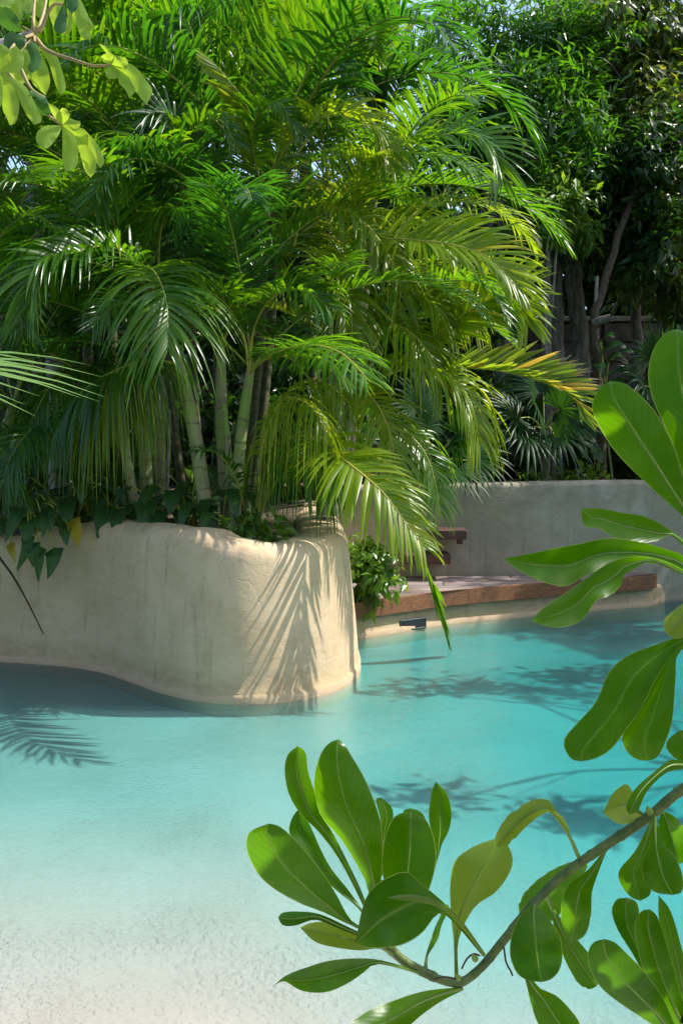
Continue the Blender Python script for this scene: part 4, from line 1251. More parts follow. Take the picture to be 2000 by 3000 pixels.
# upper right rosette with the big leaves
UR = dict(sc=1.6746, off=(1290, 880))
ol([(1280, 1160), (1189, 1062), (1100, 982), (1000, 890), (870, 760), (800, 660), (752, 570), (742, 510), (778, 430), (830, 396)],
   [(1290, 1150), (1230, 1000), (1189, 870), (1150, 740), (1085, 600), (1022, 510), (960, 450), (895, 406), (830, 396)], .95, .985, .40, .28, rnd=.5, **UR)
ol([(1290, 1150), (1200, 900), (1152, 740), (1085, 590), (1045, 500), (1018, 400), (1022, 310), (1052, 220), (1110, 156), (1160, 141)],
   [(1310, 1150), (1340, 800), (1345, 520), (1310, 310), (1245, 182), (1160, 141)], .96, 1.05, .40, .22, rnd=.4, **UR)
ol([(1290, 1270), (1189, 1175), (1100, 1110), (1000, 1060), (880, 1040), (780, 1021), (685, 1022)],
   [(1285, 1285), (1200, 1215), (1125, 1152), (1060, 1183), (950, 1187), (845, 1160), (770, 1117), (705, 1108), (685, 1022)], .95, .91, .25, -.45, rnd=.55, **UR)
ol([(1300, 1370), (1189, 1252), (1100, 1220), (1000, 1190), (820, 1165), (700, 1190), (560, 1215), (430, 1245), (305, 1268)],
   [(1295, 1385), (1185, 1332), (1050, 1290), (950, 1290), (810, 1310), (705, 1352), (620, 1403), (530, 1390), (430, 1350), (360, 1308), (305, 1268)], .95, .865, .2, -.5, rnd=.45, **UR)
ol([(1300, 1385), (1130, 1290), (1000, 1255), (900, 1260), (800, 1302), (700, 1372), (600, 1442), (500, 1512), (445, 1570)],
   [(1295, 1395), (1110, 1312), (1012, 1272), (965, 1318), (905, 1332), (882, 1400), (830, 1450), (760, 1472), (705, 1558), (640, 1595), (570, 1606), (500, 1595), (445, 1570)], .95, .85, -.35, -.8, rnd=.15, **UR)
# big torn leaf: two halves of one blade
mbt = MB()
for l_, r_2, dd in (([(1310, 1600), (1189, 1640), (1050, 1690), (940, 1730), (860, 1782), (810, 1850), (760, 1970), (680, 2062), (610, 2142), (605, 2192), (640, 2250), (690, 2262)],
                     [(1300, 1640), (1160, 1710), (1060, 1850), (985, 2000), (906, 2108), (862, 2172), (812, 2220), (750, 2250), (690, 2262)], .0),
                    ([(1300, 1625), (1150, 1690), (1045, 1850), (965, 2000), (900, 2108), (888, 2160), (918, 2222), (970, 2255), (1020, 2258)],
                     [(1330, 1640), (1170, 1725), (1152, 1850), (1142, 2000), (1130, 2085), (1100, 2172), (1062, 2240), (1020, 2258)], .006)):
    q = outline(l_, r_2, 1.6746, (1290, 880), .96 + dd, .94 + dd, .32, .2, rnd=.35)
    mbt.add(*q[:3])
lf = link('leaf', mbt.mesh('leaf', M['shrub'], S0), shrub)
lf['label'] = 'wide leaf torn into two rounded lobes'
sl([(2080, 1730, .96), (2050, 1760, .95), (2010, 1800, .94), (1955, 1862, .94)], 90, (.2, -.8, .5), .3, rnd=.6, mat='shrub_old')
branch('branch', [W(2300, 1900, 1.05), np.array([.62, 1.03, 1.55]), np.array([.66, 1.02, 1.85]), np.array([.62, 1.0, 2.0])], .009, .005)
branch('branch', [np.array([.62, 1.03, 1.55]), np.array([.78, 1.08, 1.62]), np.array([.86, 1.12, 1.72])], .006, .004)
branch('branch', [np.array([.62, 1.03, 1.55]), np.array([.54, 1.1, 1.6]), np.array([.49, 1.13, 1.62])], .005, .0035)
branch('branch', [W(2350, 2080, 1.12), np.array([.52, 1.13, 1.2])], .005, .0035)
for (cx_, cy2, cz_, nl) in ((.62, 1.0, 1.98, 10), (.86, 1.12, 1.72, 9), (.66, 1.02, 1.72, 6), (.50, 1.13, 1.62, 8), (.53, 1.13, 1.2, 8), (.56, .98, 1.66, 7)):
    c0 = np.array([cx_, cy2, cz_])
    for q in range(nl):
        a = q * 2.4 + rng.uniform(-.3, .3)
        dirv = np.array([math.cos(a), math.sin(a), rng.uniform(.1, .9)])
        e = c0 + nrm(dirv) * rng.uniform(.11, .16)
        qq = sheet([c0, (c0 + e) / 2 + np.array([0, 0, .015]), e], rng.uniform(.055, .075), (0, 0, 1), obovate(), .2, .05, (0, 0), 22, 8, .02, None, rng.uniform(0, 6))
        link('leaf', MB().add(*qq[:3]).mesh('leaf', M['shrub'], S0), shrub)
# buds, scars and dead flower twigs on the branch
for (x, y, d, s) in ((1905, 2385, 1.085, .010), (1395, 2815, 1.06, .009), (1345, 2870, 1.05, .008), (1150, 2775, 1.055, .010), (1120, 2750, 1.055, .010)):
    p = W(x, y, d)
    q = p + np.array([-.4, -.3, .7]) * s * 1.6
    link('bud', MB().add(*tube(spline([p, (p + q) / 2, q], 8), np.array([.4, .8, .9, .85, .7, .5, .3, .08]) * s * .45, 8)).mesh('bud', M['midrib'], S0), shrub)
for pts in ([(1405, 2800, 1.07), (1385, 2795, 1.07), (1365, 2812, 1.06), (1352, 2838, 1.06)], [(1475, 2775, 1.07), (1482, 2820, 1.06), (1495, 2845, 1.06), (1500, 2858, 1.06)],
            [(1335, 2868, 1.05), (1300, 2862, 1.04), (1270, 2870, 1.04)]):
    P = spline([W(*q) for q in pts], 14)
    link('flower_stalk', MB().add(*tube(P, .0011, 5)).mesh('flower_stalk', M['twig'], S0), shrub)

# ------------------------------------------------------------------ lobed-leaf tree overhead at the left
T0 = np.array([-2.5, 2.7, .22])
lob = thing('lobed_leaf_tree', 'pale green tree branch with large drooping lobed leaves overhanging from the left', 'tree', T0)
node = W(102, 102, 2.6)
P = spline([T0, T0 + np.array([.1, 0, 1.0]), T0 + np.array([.35, 0, 2.0]), W(-400, 60, 2.65), W(-120, 150, 2.62), node], 50)
link('trunk', MB().add(*tube(P, np.interp(np.linspace(0, 1, 50), [0, .6, 1], [.055, .028, .012]), 10)).mesh('trunk', M['bark_pale'], T0), lob)
for k in range(7):
    a = rng.uniform(0, 6.28)
    q = node + np.array([.03 * math.cos(a), -.01, .03 * math.sin(a) + .01])
    link('bract', MB().add(*tube(spline([node, (node + q) / 2, q], 6), np.linspace(.007, .0008, 6), 5)).mesh('bract', M['petiole_red'], T0), lob)


def lobed(lobes, pet, d0, d1, mat='lobed', rnd=None, tilt=.25, fold=.25):
    """one leaf: lobes traced in a crop of the photograph (3.267 x), sharing the leaf stalk"""
    mb = MB()
    rn = rng.random() if rnd is None else rnd
    for l_, r_2 in lobes:
        q = outline(l_, r_2, 3.267, (0, 0), d0, d1 + rng.uniform(-.04, .04), tilt + rng.uniform(-.2, .2), fold, 16, 8, rn, wob=1.6)
        mb.add(*q[:3])
    lf_ = link('leaf', mb.mesh('leaf', M[mat], T0), lob)
    pp = spline([W(x / 3.267, y / 3.267, d) for x, y, d in pet], 18)
    link('petiole', MB().add(*tube(pp, np.linspace(.0052, .0035, 18), 6)).mesh('petiole', M['petiole_red'], T0), lf_)


lobed([([(1070, 620), (1180, 720), (1290, 860), (1350, 940), (1405, 1000)], [(1070, 620), (1220, 600), (1330, 670), (1400, 770), (1455, 840), (1460, 890), (1405, 1000)]),
       ([(1070, 620), (1130, 710), (1140, 790), (1200, 860), (1240, 940)], [(1070, 620), (1200, 710), (1290, 800), (1290, 880), (1240, 940)]),
       ([(1070, 620), (1010, 660), (1020, 730), (1060, 757)], [(1070, 620), (1150, 700), (1115, 750), (1060, 757)]),
       ([(1070, 620), (1000, 590), (970, 545), (1000, 515)], [(1070, 620), (1070, 570), (1045, 520), (1000, 515)]),
       ([(1070, 620), (1040, 540), (990, 470), (945, 415)], [(1070, 620), (1100, 550), (1060, 490), (1010, 440), (945, 415)]),
       ([(1070, 620), (1090, 550), (1150, 545), (1200, 550)], [(1070, 620), (1200, 660), (1228, 600), (1200, 550)])],
      [(333, 335, 2.6), (450, 480, 2.56), (700, 570, 2.5), (900, 630, 2.46), (1070, 620, 2.45)], 2.45, 2.42, rnd=.45)
lobed([([(600, 1200), (740, 1400), (790, 1560), (820, 1640), (870, 1700)], [(600, 1200), (800, 1230), (900, 1370), (960, 1500), (925, 1560), (915, 1640), (870, 1700)]),
       ([(760, 1300), (880, 1450), (930, 1560), (965, 1610)], [(760, 1230), (900, 1330), (980, 1480), (1000, 1550), (965, 1610)]),
       ([(600, 1200), (600, 1400), (600, 1540), (630, 1620), (665, 1640)], [(600, 1200), (720, 1300), (750, 1440), (740, 1580), (665, 1640)]),
       ([(600, 1200), (450, 1200), (370, 1250), (345, 1330), (380, 1400), (430, 1425)], [(600, 1200), (560, 1300), (510, 1370), (470, 1410), (430, 1425)]),
       ([(600, 1200), (520, 1120), (480, 1040), (465, 985)], [(600, 1200), (600, 1100), (545, 1030), (465, 985)]),
       ([(600, 1200), (570, 1120), (580, 1050), (600, 1030)], [(600, 1200), (665, 1120), (645, 1050), (600, 1030)]),
       ([(600, 1200), (650, 1130), (720, 1150), (770, 1160)], [(600, 1200), (720, 1240), (770, 1200), (770, 1160)])],
      [(320, 340, 2.6), (150, 520, 2.5), (0, 560, 2.45), (130, 760, 2.42), (300, 970, 2.4), (470, 1110, 2.4), (600, 1200, 2.4)], 2.4, 2.36, rnd=.6)
lobed([([(0, 700), (20, 900), (30, 1050), (65, 1120), (95, 1200)], [(0, 700), (110, 800), (180, 950), (185, 1050), (155, 1170), (95, 1200)]),
       ([(0, 700), (140, 850), (205, 1000), (270, 1120), (330, 1195)], [(40, 690), (250, 830), (340, 1000), (405, 1150), (330, 1195)]),
       ([(0, 700), (-60, 850), (-80, 1000), (-40, 1080)], [(0, 700), (30, 850), (20, 1000), (-40, 1080)]),
       ([(0, 700), (40, 560), (100, 470), (160, 440)], [(0, 700), (200, 680), (230, 540), (160, 440)]),
       ([(0, 700), (-40, 560), (-30, 450), (20, 420)], [(0, 700), (80, 600), (90, 480), (20, 420)])],
      [(310, 330, 2.6), (150, 420, 2.5), (60, 560, 2.42), (0, 700, 2.38)], 2.36, 2.34, rnd=.5)
lobed([([(330, 430), (450, 560), (530, 800), (580, 912)], [(330, 430), (520, 500), (602, 690), (632, 850), (580, 912)]),
       ([(330, 430), (270, 650), (320, 800), (440, 912)], [(330, 430), (440, 600), (482, 780), (440, 912)]),
       ([(200, 430), (100, 560), (85, 700), (200, 820)], [(200, 430), (320, 560), (320, 720), (200, 820)])],
      [(333, 330, 2.6), (335, 380, 2.64), (330, 430, 2.68)], 2.68, 2.66, rnd=.55)
lobed([([(740, -30), (690, 140), (750, 280), (780, 372), (830, 378)], [(760, -30), (845, 150), (862, 300), (878, 365), (830, 378)]),
       ([(640, 80), (650, 200), (600, 300), (640, 345)], [(690, 90), (698, 220), (680, 300), (640, 345)]),
       ([(480, -30), (470, 100), (490, 200), (530, 280)], [(620, -30), (600, 100), (560, 220), (530, 280)]),
       ([(820, 150), (830, 230), (860, 300)], [(850, 160), (905, 260), (860, 300)])],
      [(360, 300, 2.6), (420, 120, 2.65), (450, -40, 2.7)], 2.75, 2.72, rnd=.5)
lobed([([(330, -30), (330, 60), (345, 130), (372, 168)], [(450, -30), (430, 70), (410, 140), (372, 168)]),
       ([(0, -30), (-10, 40), (60, 85)], [(130, -30), (140, 50), (60, 85)]),
       ([(130, -30), (110, 80), (150, 170), (190, 200)], [(240, -30), (230, 80), (220, 160), (190, 200)]),
       ([(230, -30), (200, 60), (260, 140)], [(330, -30), (320, 90), (260, 140)])],
      [(320, 300, 2.6), (325, 120, 2.65), (340, -40, 2.7)], 2.72, 2.7, rnd=.6)
lobed([([(240, 345), (100, 308), (36, 380), (60, 475), (130, 500)], [(255, 380), (240, 440), (190, 490), (130, 500)])], [(320, 330, 2.6), (280, 345, 2.55), (240, 360, 2.5)], 2.5, 2.46, mat='arrow', rnd=.9)
lobed([([(330, 400), (255, 430), (292, 560), (268, 650), (310, 702)], [(335, 410), (395, 540), (385, 640), (310, 702)])], [(330, 340, 2.6), (332, 380, 2.57), (333, 405, 2.55)], 2.54, 2.5, mat='arrow', rnd=.9)
lobed([([(600, 50), (522, 220), (530, 300), (580, 330)], [(620, 50), (642, 180), (632, 290), (580, 330)]), ([(640, -30), (640, 60), (690, 132)], [(742, -30), (748, 70), (690, 132)])],
      [(380, 310, 2.6), (500, 60, 2.6), (610, 40, 2.6)], 2.6, 2.56, mat='arrow', rnd=.9)
lobed([([(-20, 90), (0, 220), (100, 290), (210, 305)], [(60, 62), (150, 130), (200, 230), (210, 305)])], [(320, 320, 2.6), (260, 310, 2.62), (210, 305, 2.62)], 2.62, 2.6, mat='arrow', rnd=.9)  # leaf in shadow: its shade is put into the darker leaf material
lobed([([(440, 940), (330, 870), (270, 880)], [(445, 950), (340, 930), (270, 880)]), ([(440, 940), (330, 950), (320, 1010), (360, 1090), (440, 1105)], [(450, 950), (500, 1050), (490, 1090), (440, 1105)])],
      [(130, 505, 2.5), (200, 650, 2.45), (300, 850, 2.42), (440, 940, 2.4)], 2.39, 2.36, mat='arrow', rnd=.9)


# ------------------------------------------------------------------ fan palms
def fan_leaf(parent, c, axis, N0, R, nseg=28, arc=250, mat='fan', droop=.2, wid=.034, pet=None, split=.4):
    c = np.asarray(c, float)
    A = nrm(axis)
    Nn = nrm(np.asarray(N0, float) - np.dot(N0, A) * A)
    B = np.cross(Nn, A)
    mb = MB()
    s = np.linspace(0, 1, 8)
    for k in range(nseg):
        a = math.radians(-arc / 2 + arc * k / (nseg - 1) + rng.normal(0, 1.2))
        d = math.cos(a) * A + math.sin(a) * B
        L = R * (.72 + .28 * math.cos(a * .75)) * rng.uniform(.9, 1.06)
        pts = c + d * (L * s)[:, None] + Nn * (L * .12 * np.sin(s * 2.2))[:, None] + np.array([0, 0, -1.]) * (L * droop * rng.uniform(.6, 1.5) * s ** 2.4)[:, None]
        sd = np.cross(Nn, d)
        mxw = min(wid, 1.15 * R * split * math.radians(arc) / nseg)
        w = np.interp(s, [0, split, .7, 1], [.003, mxw, mxw * .8, .001])
        l = pts + sd * w[:, None] * .5
        r = pts - sd * w[:, None] * .5
        m_ = pts + Nn * w[:, None] * .22
        V = np.stack([l, m_, r], 1).reshape(-1, 3)
        q = (np.arange(7) * 3)[:, None] + np.arange(2)[None]
        Fq = np.stack([q, q + 1, q + 4, q + 3], -1).reshape(-1, 4)
        at = np.stack([np.repeat(s, 3), np.full(24, rng.random()), np.tile([0, .5, 1], 8)], 1)
        mb.add(V, Fq, at)
    off = np.array(parent.location)
    f = link('fan_leaf', mb.mesh('fan_leaf', M[mat], off), parent)
    if pet is not None:
        pp = spline(pet + [c], 16)
        link('petiole', MB().add(*tube(pp, np.linspace(.011, .006, 16), 6)).mesh('petiole', M['rachis'], off), f)
    return f


def fan_palm(label, base, top, leaves, mat='fan', r=.05, group=None):
    o = thing('fan_palm', label, 'palm', base, group)
    P = spline([base, (np.asarray(base) + top) / 2 + np.array([.02, 0, 0]), top], 20)
    link('trunk', MB().add(*tube(P, np.linspace(r * 1.15, r, 20), 10)).mesh('trunk', M['bark'], base), o)
    for (c, N0, R, kw) in leaves:
        ax = nrm(np.asarray(c) - top)
        mid = (np.asarray(c) + top) / 2 + np.array([0, 0, .06])
        fan_leaf(o, c, ax + np.array([0, 0, -.15]), N0, R, mat=kw.pop('mat', mat), pet=[np.asarray(top), mid], **kw)
    return o


b = W(1265, 1440, 8.4)
b[2] = 1.0
t = W(1262, 1385, 8.35)
fan_palm('fan palm with dark green pointed leaves behind the long drooping frond', b, t, [
    (W(1310, 1330, 8.0), (-.2, -.8, .6), .50, dict(arc=240)), (W(1345, 1275, 8.1), (-.4, -.7, .6), .46, dict(arc=230)), (W(1290, 1390, 7.8), (0, -.95, .3), .48, dict(arc=220, droop=.35)),
    (W(1240, 1260, 8.2), (.1, -.6, .8), .45, dict()), (W(1370, 1350, 8.3), (-.5, -.5, .7), .42, dict(droop=.3)), (W(1220, 1200, 8.3), (.2, -.6, .8), .42, dict())], r=.04)
b = W(1590, 1400, 10.0)
b[2] = 1.06
t = W(1592, 1262, 10.0)
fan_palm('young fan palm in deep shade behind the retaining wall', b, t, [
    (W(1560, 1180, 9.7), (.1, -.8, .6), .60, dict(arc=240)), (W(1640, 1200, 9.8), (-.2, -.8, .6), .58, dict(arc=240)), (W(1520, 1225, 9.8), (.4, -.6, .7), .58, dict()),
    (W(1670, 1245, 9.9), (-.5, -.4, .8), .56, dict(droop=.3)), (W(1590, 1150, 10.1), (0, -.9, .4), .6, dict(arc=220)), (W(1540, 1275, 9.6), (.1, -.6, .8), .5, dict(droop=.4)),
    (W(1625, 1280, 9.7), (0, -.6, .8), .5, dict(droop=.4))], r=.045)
b = W(1930, 1400, 10.3)
b[2] = 1.06
t = W(1928, 1180, 10.3)
fan_palm('spiky fan palm beside the variegated vine', b, t, [
    (W(1900, 1060, 10.1), (.2, -.8, .4), .5, dict(arc=170)), (W(1960, 1060, 10.1), (-.2, -.8, .4), .5, dict(arc=180)), (W(1880, 1130, 10), (.4, -.6, .6), .45, dict()), (W(1985, 1150, 10), (-.4, -.6, .6), .45, dict())], r=.05)
b = W(1130, 1420, 9.3)
b[2] = 1.0
t = W(1130, 1380, 9.2)
# near fan palm at the left edge
b = np.array([-2.25, 3.3, .24])
t = np.array([-2.1, 3.3, 1.35])
o = thing('fan_palm', 'near fan palm whose pale green leaf tips reach in from the left edge', 'palm', b)
P = spline([b, (b + t) / 2 + np.array([-.04, 0, 0]), t], 18)
link('trunk', MB().add(*tube(P, np.linspace(.08, .07, 18), 12)).mesh('trunk', M['bark'], b), o)
fan_leaf(o, W(-640, 1120, 3.1), W(270, 1225, 2.95) - W(-640, 1120, 3.1), (.05, -.18, 1), .98, 22, 120, 'fan_pale', .05, .030, [t, (t + W(-640, 1100, 3.1)) / 2 + np.array([0, 0, .05])])
fan_leaf(o, W(-620, 940, 3.2), W(40, 890, 3.1) - W(-620, 940, 3.2), (0, -.5, .85), .66, 24, 150, 'fan_pale', .08, .028, [t, (t + W(-620, 940, 3.2)) / 2])
fan_leaf(o, W(-520, 1250, 3.3), W(-60, 1500, 3.2) - W(-520, 1250, 3.3), (.1, -.7, .6), .5, 24, 180, 'fan_pale', .2, .028, [t, (t + W(-520, 1250, 3.3)) / 2])
fan_leaf(o, t + np.array([-.5, -.1, .3]), np.array([-.9, -.2, .4]), (.2, -.2, .9), .6, 24, 200, 'fan_pale', .2, .03, [t, t + np.array([-.25, -.05, .2])])
fan_leaf(o, t + np.array([-.2, .4, .4]), np.array([-.3, .8, .5]), (.1, -.4, .9), .6, 24, 200, 'fan_pale', .2, .03, [t, t + np.array([-.1, .2, .25])])


# ------------------------------------------------------------------ understory plants
def blade(pts_w, wid, N0, mat, parent, name='leaf', prof=arrow_prof, lobes=True, fold=.2, rnd=None, camber=.1):
    off = np.array(parent.location)
    mb = MB()
    q = sheet(pts_w, wid, N0, prof, fold, camber, (0, rng.uniform(-15, 15)), 12, 6, .03, rnd, rng.uniform(0, 6))
    mb.add(*q[:3])
    if lobes:
        P, Nn = q[3], q[4]
        T = nrm(P[2] - P[0])
        B = np.cross(T, Nn[1])
        for s_ in (-1, 1):
            a = P[2]
            e = a - T * wid * .42 + B * s_ * wid * .34
            mb.add(*sheet([a, (a + e) / 2 + B * s_ * wid * .12, e], wid * .36, Nn[1], lambda u: np.maximum(1 - u ** 3, 0) ** .5, .05, 0, (0, 0), 6, 4, 0, .5)[:3])
    return link(name, mb.mesh(name, M[mat], off), parent)


def arrow_plant(label, px, n, size, ht, yellow=0, spread=1.0, az=(0, 360), group=None):
    b = W(*px)
    b[2] = .84
    o = thing('arrowhead_plant', label, 'plant', b, group)
    for k in range(n):
        a = math.radians(az[0] + (az[1] - az[0]) * (k + rng.uniform(0, .8)) / n)
        rd = spread * rng.uniform(.08, .32)
        hgt = ht * rng.uniform(.45, 1.1)
        p = b + np.array([rd * math.cos(a), rd * math.sin(a), hgt])
        out = np.array([math.cos(a), math.sin(a) - .45, 0])
        out = nrm(out)
        L = size * rng.uniform(.7, 1.2)
        tip = p + out * L * .62 + np.array([0, 0, -L * rng.uniform(.45, .95)])
        mid = (p + tip) / 2 + out * L * .12 + np.array([0, 0, L * .12])
        lf_ = blade([p, mid, tip], L * rng.uniform(.42, .58), nrm(out + np.array([0, -.3, .9])), 'arrow_yellow' if k < yellow else 'arrow', o)
        P = spline([b + np.array([rng.normal(0, .02), rng.normal(0, .02), 0]), b * .45 + p * .55 + np.array([0, 0, hgt * .2]), p], 10)
        link('petiole', MB().add(*tube(P, .006, 5)).mesh('petiole', M['rachis'], b), lf_)
    return o


AG = 'dark arrowhead plants along the planter rim'
AL = ['under the fronds of the low left palm', 'behind the leaves spilling over the rim', 'behind the yellow hanging leaf', 'left of the thin leaning stem', 'at the foot of the thin leaning stem', 'at the foot of the two dark ringed stems', 'between the dark ringed and the pale stems',
      'left of the leaning pale stem', 'in front of the stout pale stems', 'at the foot of the yellow-green shoots', 'below the bare grey stem', 'deep behind the thin leaning stem', 'deep behind the leaning pale stem', 'outside the left edge of the spilling leaves']
for ai, (x, y, d, n, s, ht) in enumerate(((30, 1460, 7.0, 10, .30, .42), (110, 1450, 7.3, 10, .30, .45), (200, 1470, 7.0, 11, .28, .40), (285, 1480, 7.2, 10, .26, .36), (340, 1490, 7.0, 8, .24, .30),
                            (430, 1500, 6.9, 9, .26, .34), (505, 1505, 6.85, 10, .27, .38), (560, 1515, 6.8, 9, .28, .40), (640, 1530, 6.6, 9, .26, .34), (705, 1535, 6.45, 8, .20, .24),
                            (150, 1440, 7.7, 10, .3, .55), (320, 1440, 7.9, 10, .3, .5), (560, 1440, 7.9, 10, .3, .5), (-60, 1450, 7.1, 10, .3, .5))):
    arrow_plant('dark green arrowhead-leaved plant ' + AL[ai], (x, y, d), n, s, ht, group=AG)
b = W(95, 1500, 6.85)
hang = thing('arrowhead_plant', 'arrowhead plant with long leaves spilling over the rim and one yellow leaf', 'plant', b)
for (pts, wp, mt) in (([(70, 1478, 6.72), (45, 1520, 6.6), (15, 1590, 6.55)], 52, 'arrow'), ([(85, 1560, 6.6), (78, 1610, 6.52), (50, 1674, 6.5)], 40, 'arrow'),
                      ([(95, 1590, 6.58), (96, 1620, 6.5), (98, 1662, 6.5)], 52, 'arrow'), ([(118, 1600, 6.56), (114, 1650, 6.48), (114, 1706, 6.48)], 42, 'arrow'),
                      ([(160, 1605, 6.58), (158, 1640, 6.5), (140, 1696, 6.48)], 58, 'arrow'), ([(120, 1500, 6.7), (124, 1530, 6.6), (128, 1575, 6.58)], 48, 'arrow'),
                      ([(145, 1480, 6.75), (148, 1520, 6.6), (150, 1560, 6.58)], 56, 'arrow'), ([(200, 1535, 6.65), (192, 1560, 6.55), (198, 1600, 6.52)], 50, 'arrow'),
                      ([(210, 1522, 6.68), (222, 1550, 6.56), (231, 1602, 6.52)], 56, 'arrow_yellow'), ([(90, 1510, 6.7), (80, 1545, 6.58), (85, 1605, 6.55)], 62, 'arrow'),
                      ([(30, 1520, 6.72), (-10, 1560, 6.6), (-40, 1620, 6.58)], 60, 'arrow'), ([(110, 1440, 6.9), (125, 1470, 6.75), (140, 1520, 6.7)], 60, 'arrow'),
                      ([(60, 1430, 6.9), (35, 1460, 6.78), (20, 1510, 6.7)], 60, 'arrow'), ([(180, 1490, 6.8), (185, 1510, 6.7), (180, 1550, 6.6)], 44, 'arrow'),
                      ([(30, 1590, 6.65), (38, 1620, 6.55), (46, 1650, 6.5)], 30, 'arrow_yellow')):
    lf_ = blade([W(*q) for q in pts], wp * 6.6 / F, (0, -.9, .4), mt, hang)
    p = W(*pts[0])
    P = spline([b + np.array([rng.normal(0, .05), 0, 0]), (b + p) / 2 + np.array([0, -.03, .10]), p], 10)
    link('petiole', MB().add(*tube(P, .006, 5)).mesh('petiole', M['rachis'], b), lf_)

# thin dark aerial root hanging on the wall
P = spline([W(-60, 1545, 6.75), W(0, 1634, 6.66), W(40, 1690, 6.66), W(85, 1770, 6.63), W(128, 1858, 6.62)], 30)
tag(link('hanging_root', MB().add(*tube(P, np.linspace(.011, .004, 30), 7)).mesh('hanging_root', M['twig'])),
    'thin dark woody root hanging down the face of the cream planter wall', 'root')


# ------------------------------------------------------------------ bushes and trees with many small leaves
def leaf_cloud(pos, D, Nv, L, Wd, rnd, curl=.15):
    k = len(pos)
    D = nrm(D)
    Nv = nrm(Nv - (Nv * D).sum(1, keepdims=True) * D)
    B = np.cross(D, Nv)
    L = L[:, None]
    Wd = Wd[:, None]
    V = np.stack([pos, pos + D * L * .42 + B * Wd * .5 + Nv * Wd * .12, pos + D * L * .46, pos + D * L * .42 - B * Wd * .5 + Nv * Wd * .12, pos + D * L - Nv * L * curl], 1)
    b = (np.arange(k) * 5)[:, None]
    Ft = np.concatenate([b + np.array([[0, 2, 1]]), b + np.array([[0, 3, 2]]), b + np.array([[1, 2, 4]]), b + np.array([[2, 3, 4]])])
    at = np.stack([np.broadcast_to(np.array([0, .4, .5, .4, 1.0])[None], (k, 5)), np.broadcast_to(rnd[:, None], (k, 5)), np.broadcast_to(np.array([.5, 0, .5, 1, .5])[None], (k, 5))], -1)
    return V.reshape(-1, 3), Ft, at.reshape(-1, 3)


def crown_leaves(blobs, L, asp, per=26, rosette=True, hang=0.0):
    mb = MB()
    for (c, rad, n) in blobs:
        c = np.asarray(c, float)
        rad = np.broadcast_to(np.asarray(rad, float), (3,))
        nt_ = max(3, n // per)
        d = nrm(rng.normal(size=(nt_, 3)))
        # lumpy outline: twigs gather into bunches
        bun = nrm(rng.normal(size=(max(3, nt_ // 9), 3)))
        d = nrm(d * .55 + bun[rng.integers(0, len(bun), nt_)])
        rr = rng.uniform(.25, 1.0, nt_) ** .55
        tw = c + d * rad * (rr * rng.uniform(.8, 1.18, nt_))[:, None]
        td = nrm(d + np.array([0, 0, .35 - hang]) + rng.normal(0, .4, (nt_, 3)))
        k = nt_ * per
        T_ = np.repeat(tw, per, 0)
        Dd = np.repeat(td, per, 0)
        s = rng.uniform(-1.6, 1, k)[:, None] * L * 1.3
        rad_ = nrm(np.cross(Dd, rng.normal(size=(k, 3))))
        pos = T_ + Dd * s + rad_ * L * .12 + rng.normal(0, L * .25, (k, 3))
        DD = nrm(Dd * (.7 if rosette else .3) + rad_ * .9 + np.array([0, 0, -.25 - hang]))
        Nv = nrm(Dd * .6 + np.array([0, 0, .8]) + rng.normal(0, .45, (k, 3)))
        LL = L * rng.uniform(.4, 1.35, k)
        mb.add(*leaf_cloud(pos, DD, Nv, LL, LL * asp * rng.uniform(.8, 1.2, k), rng.random(k)))
    return mb


def tree(name, label, base, trunk, r, blobs, L, asp, mat, bark='bark', per=26, hang=0.0, cat='tree', group=None, rosette=True, limbs=True):
    base = np.asarray(base, float)
    o = thing(name, label, cat, base, group)
    P = spline([base] + [np.asarray(q, float) for q in trunk], 30)
    P[1:-1] += rng.normal(0, r * .12, P[1:-1].shape)
    link('trunk', MB().add(*tube(P, np.linspace(r * 1.2, r * .6, 30), 10)).mesh('trunk', M[bark], base), o)
    if limbs:
        for (c, rad, n) in blobs:
            c = np.asarray(c, float)
            rad = np.broadcast_to(np.asarray(rad, float), (3,))
            i = int(rng.integers(15, 30))
            lp = spline([P[i], (P[i] + c) / 2 + rng.normal(0, .12, 3) + np.array([0, 0, -.08]), c + rng.normal(0, .1, 3)], 14)
            mbl = MB().add(*tube(lp, np.linspace(r * .45, r * .12, 14), 7))
            for q in range(7):
                e = c + nrm(rng.normal(size=3)) * rad * rng.uniform(.5, .95)
                s0 = lp[int(rng.integers(6, 14))]
                tp = spline([s0, (s0 + e) / 2 + rng.normal(0, .06, 3), e], 8)
                mbl.add(*tube(tp, np.linspace(r * .14, r * .04, 8), 5))
            link('limb', mbl.mesh('limb', M[bark], base), o)
    link('crown', crown_leaves(blobs, L, asp, per, rosette, hang).mesh('crown', M[mat], base, False), o)
    return o


def gnd(x, y, d, z=1.06):
    p = W(x, y, d)
    p[2] = z
    return p


TG = 'trees closing off the garden'
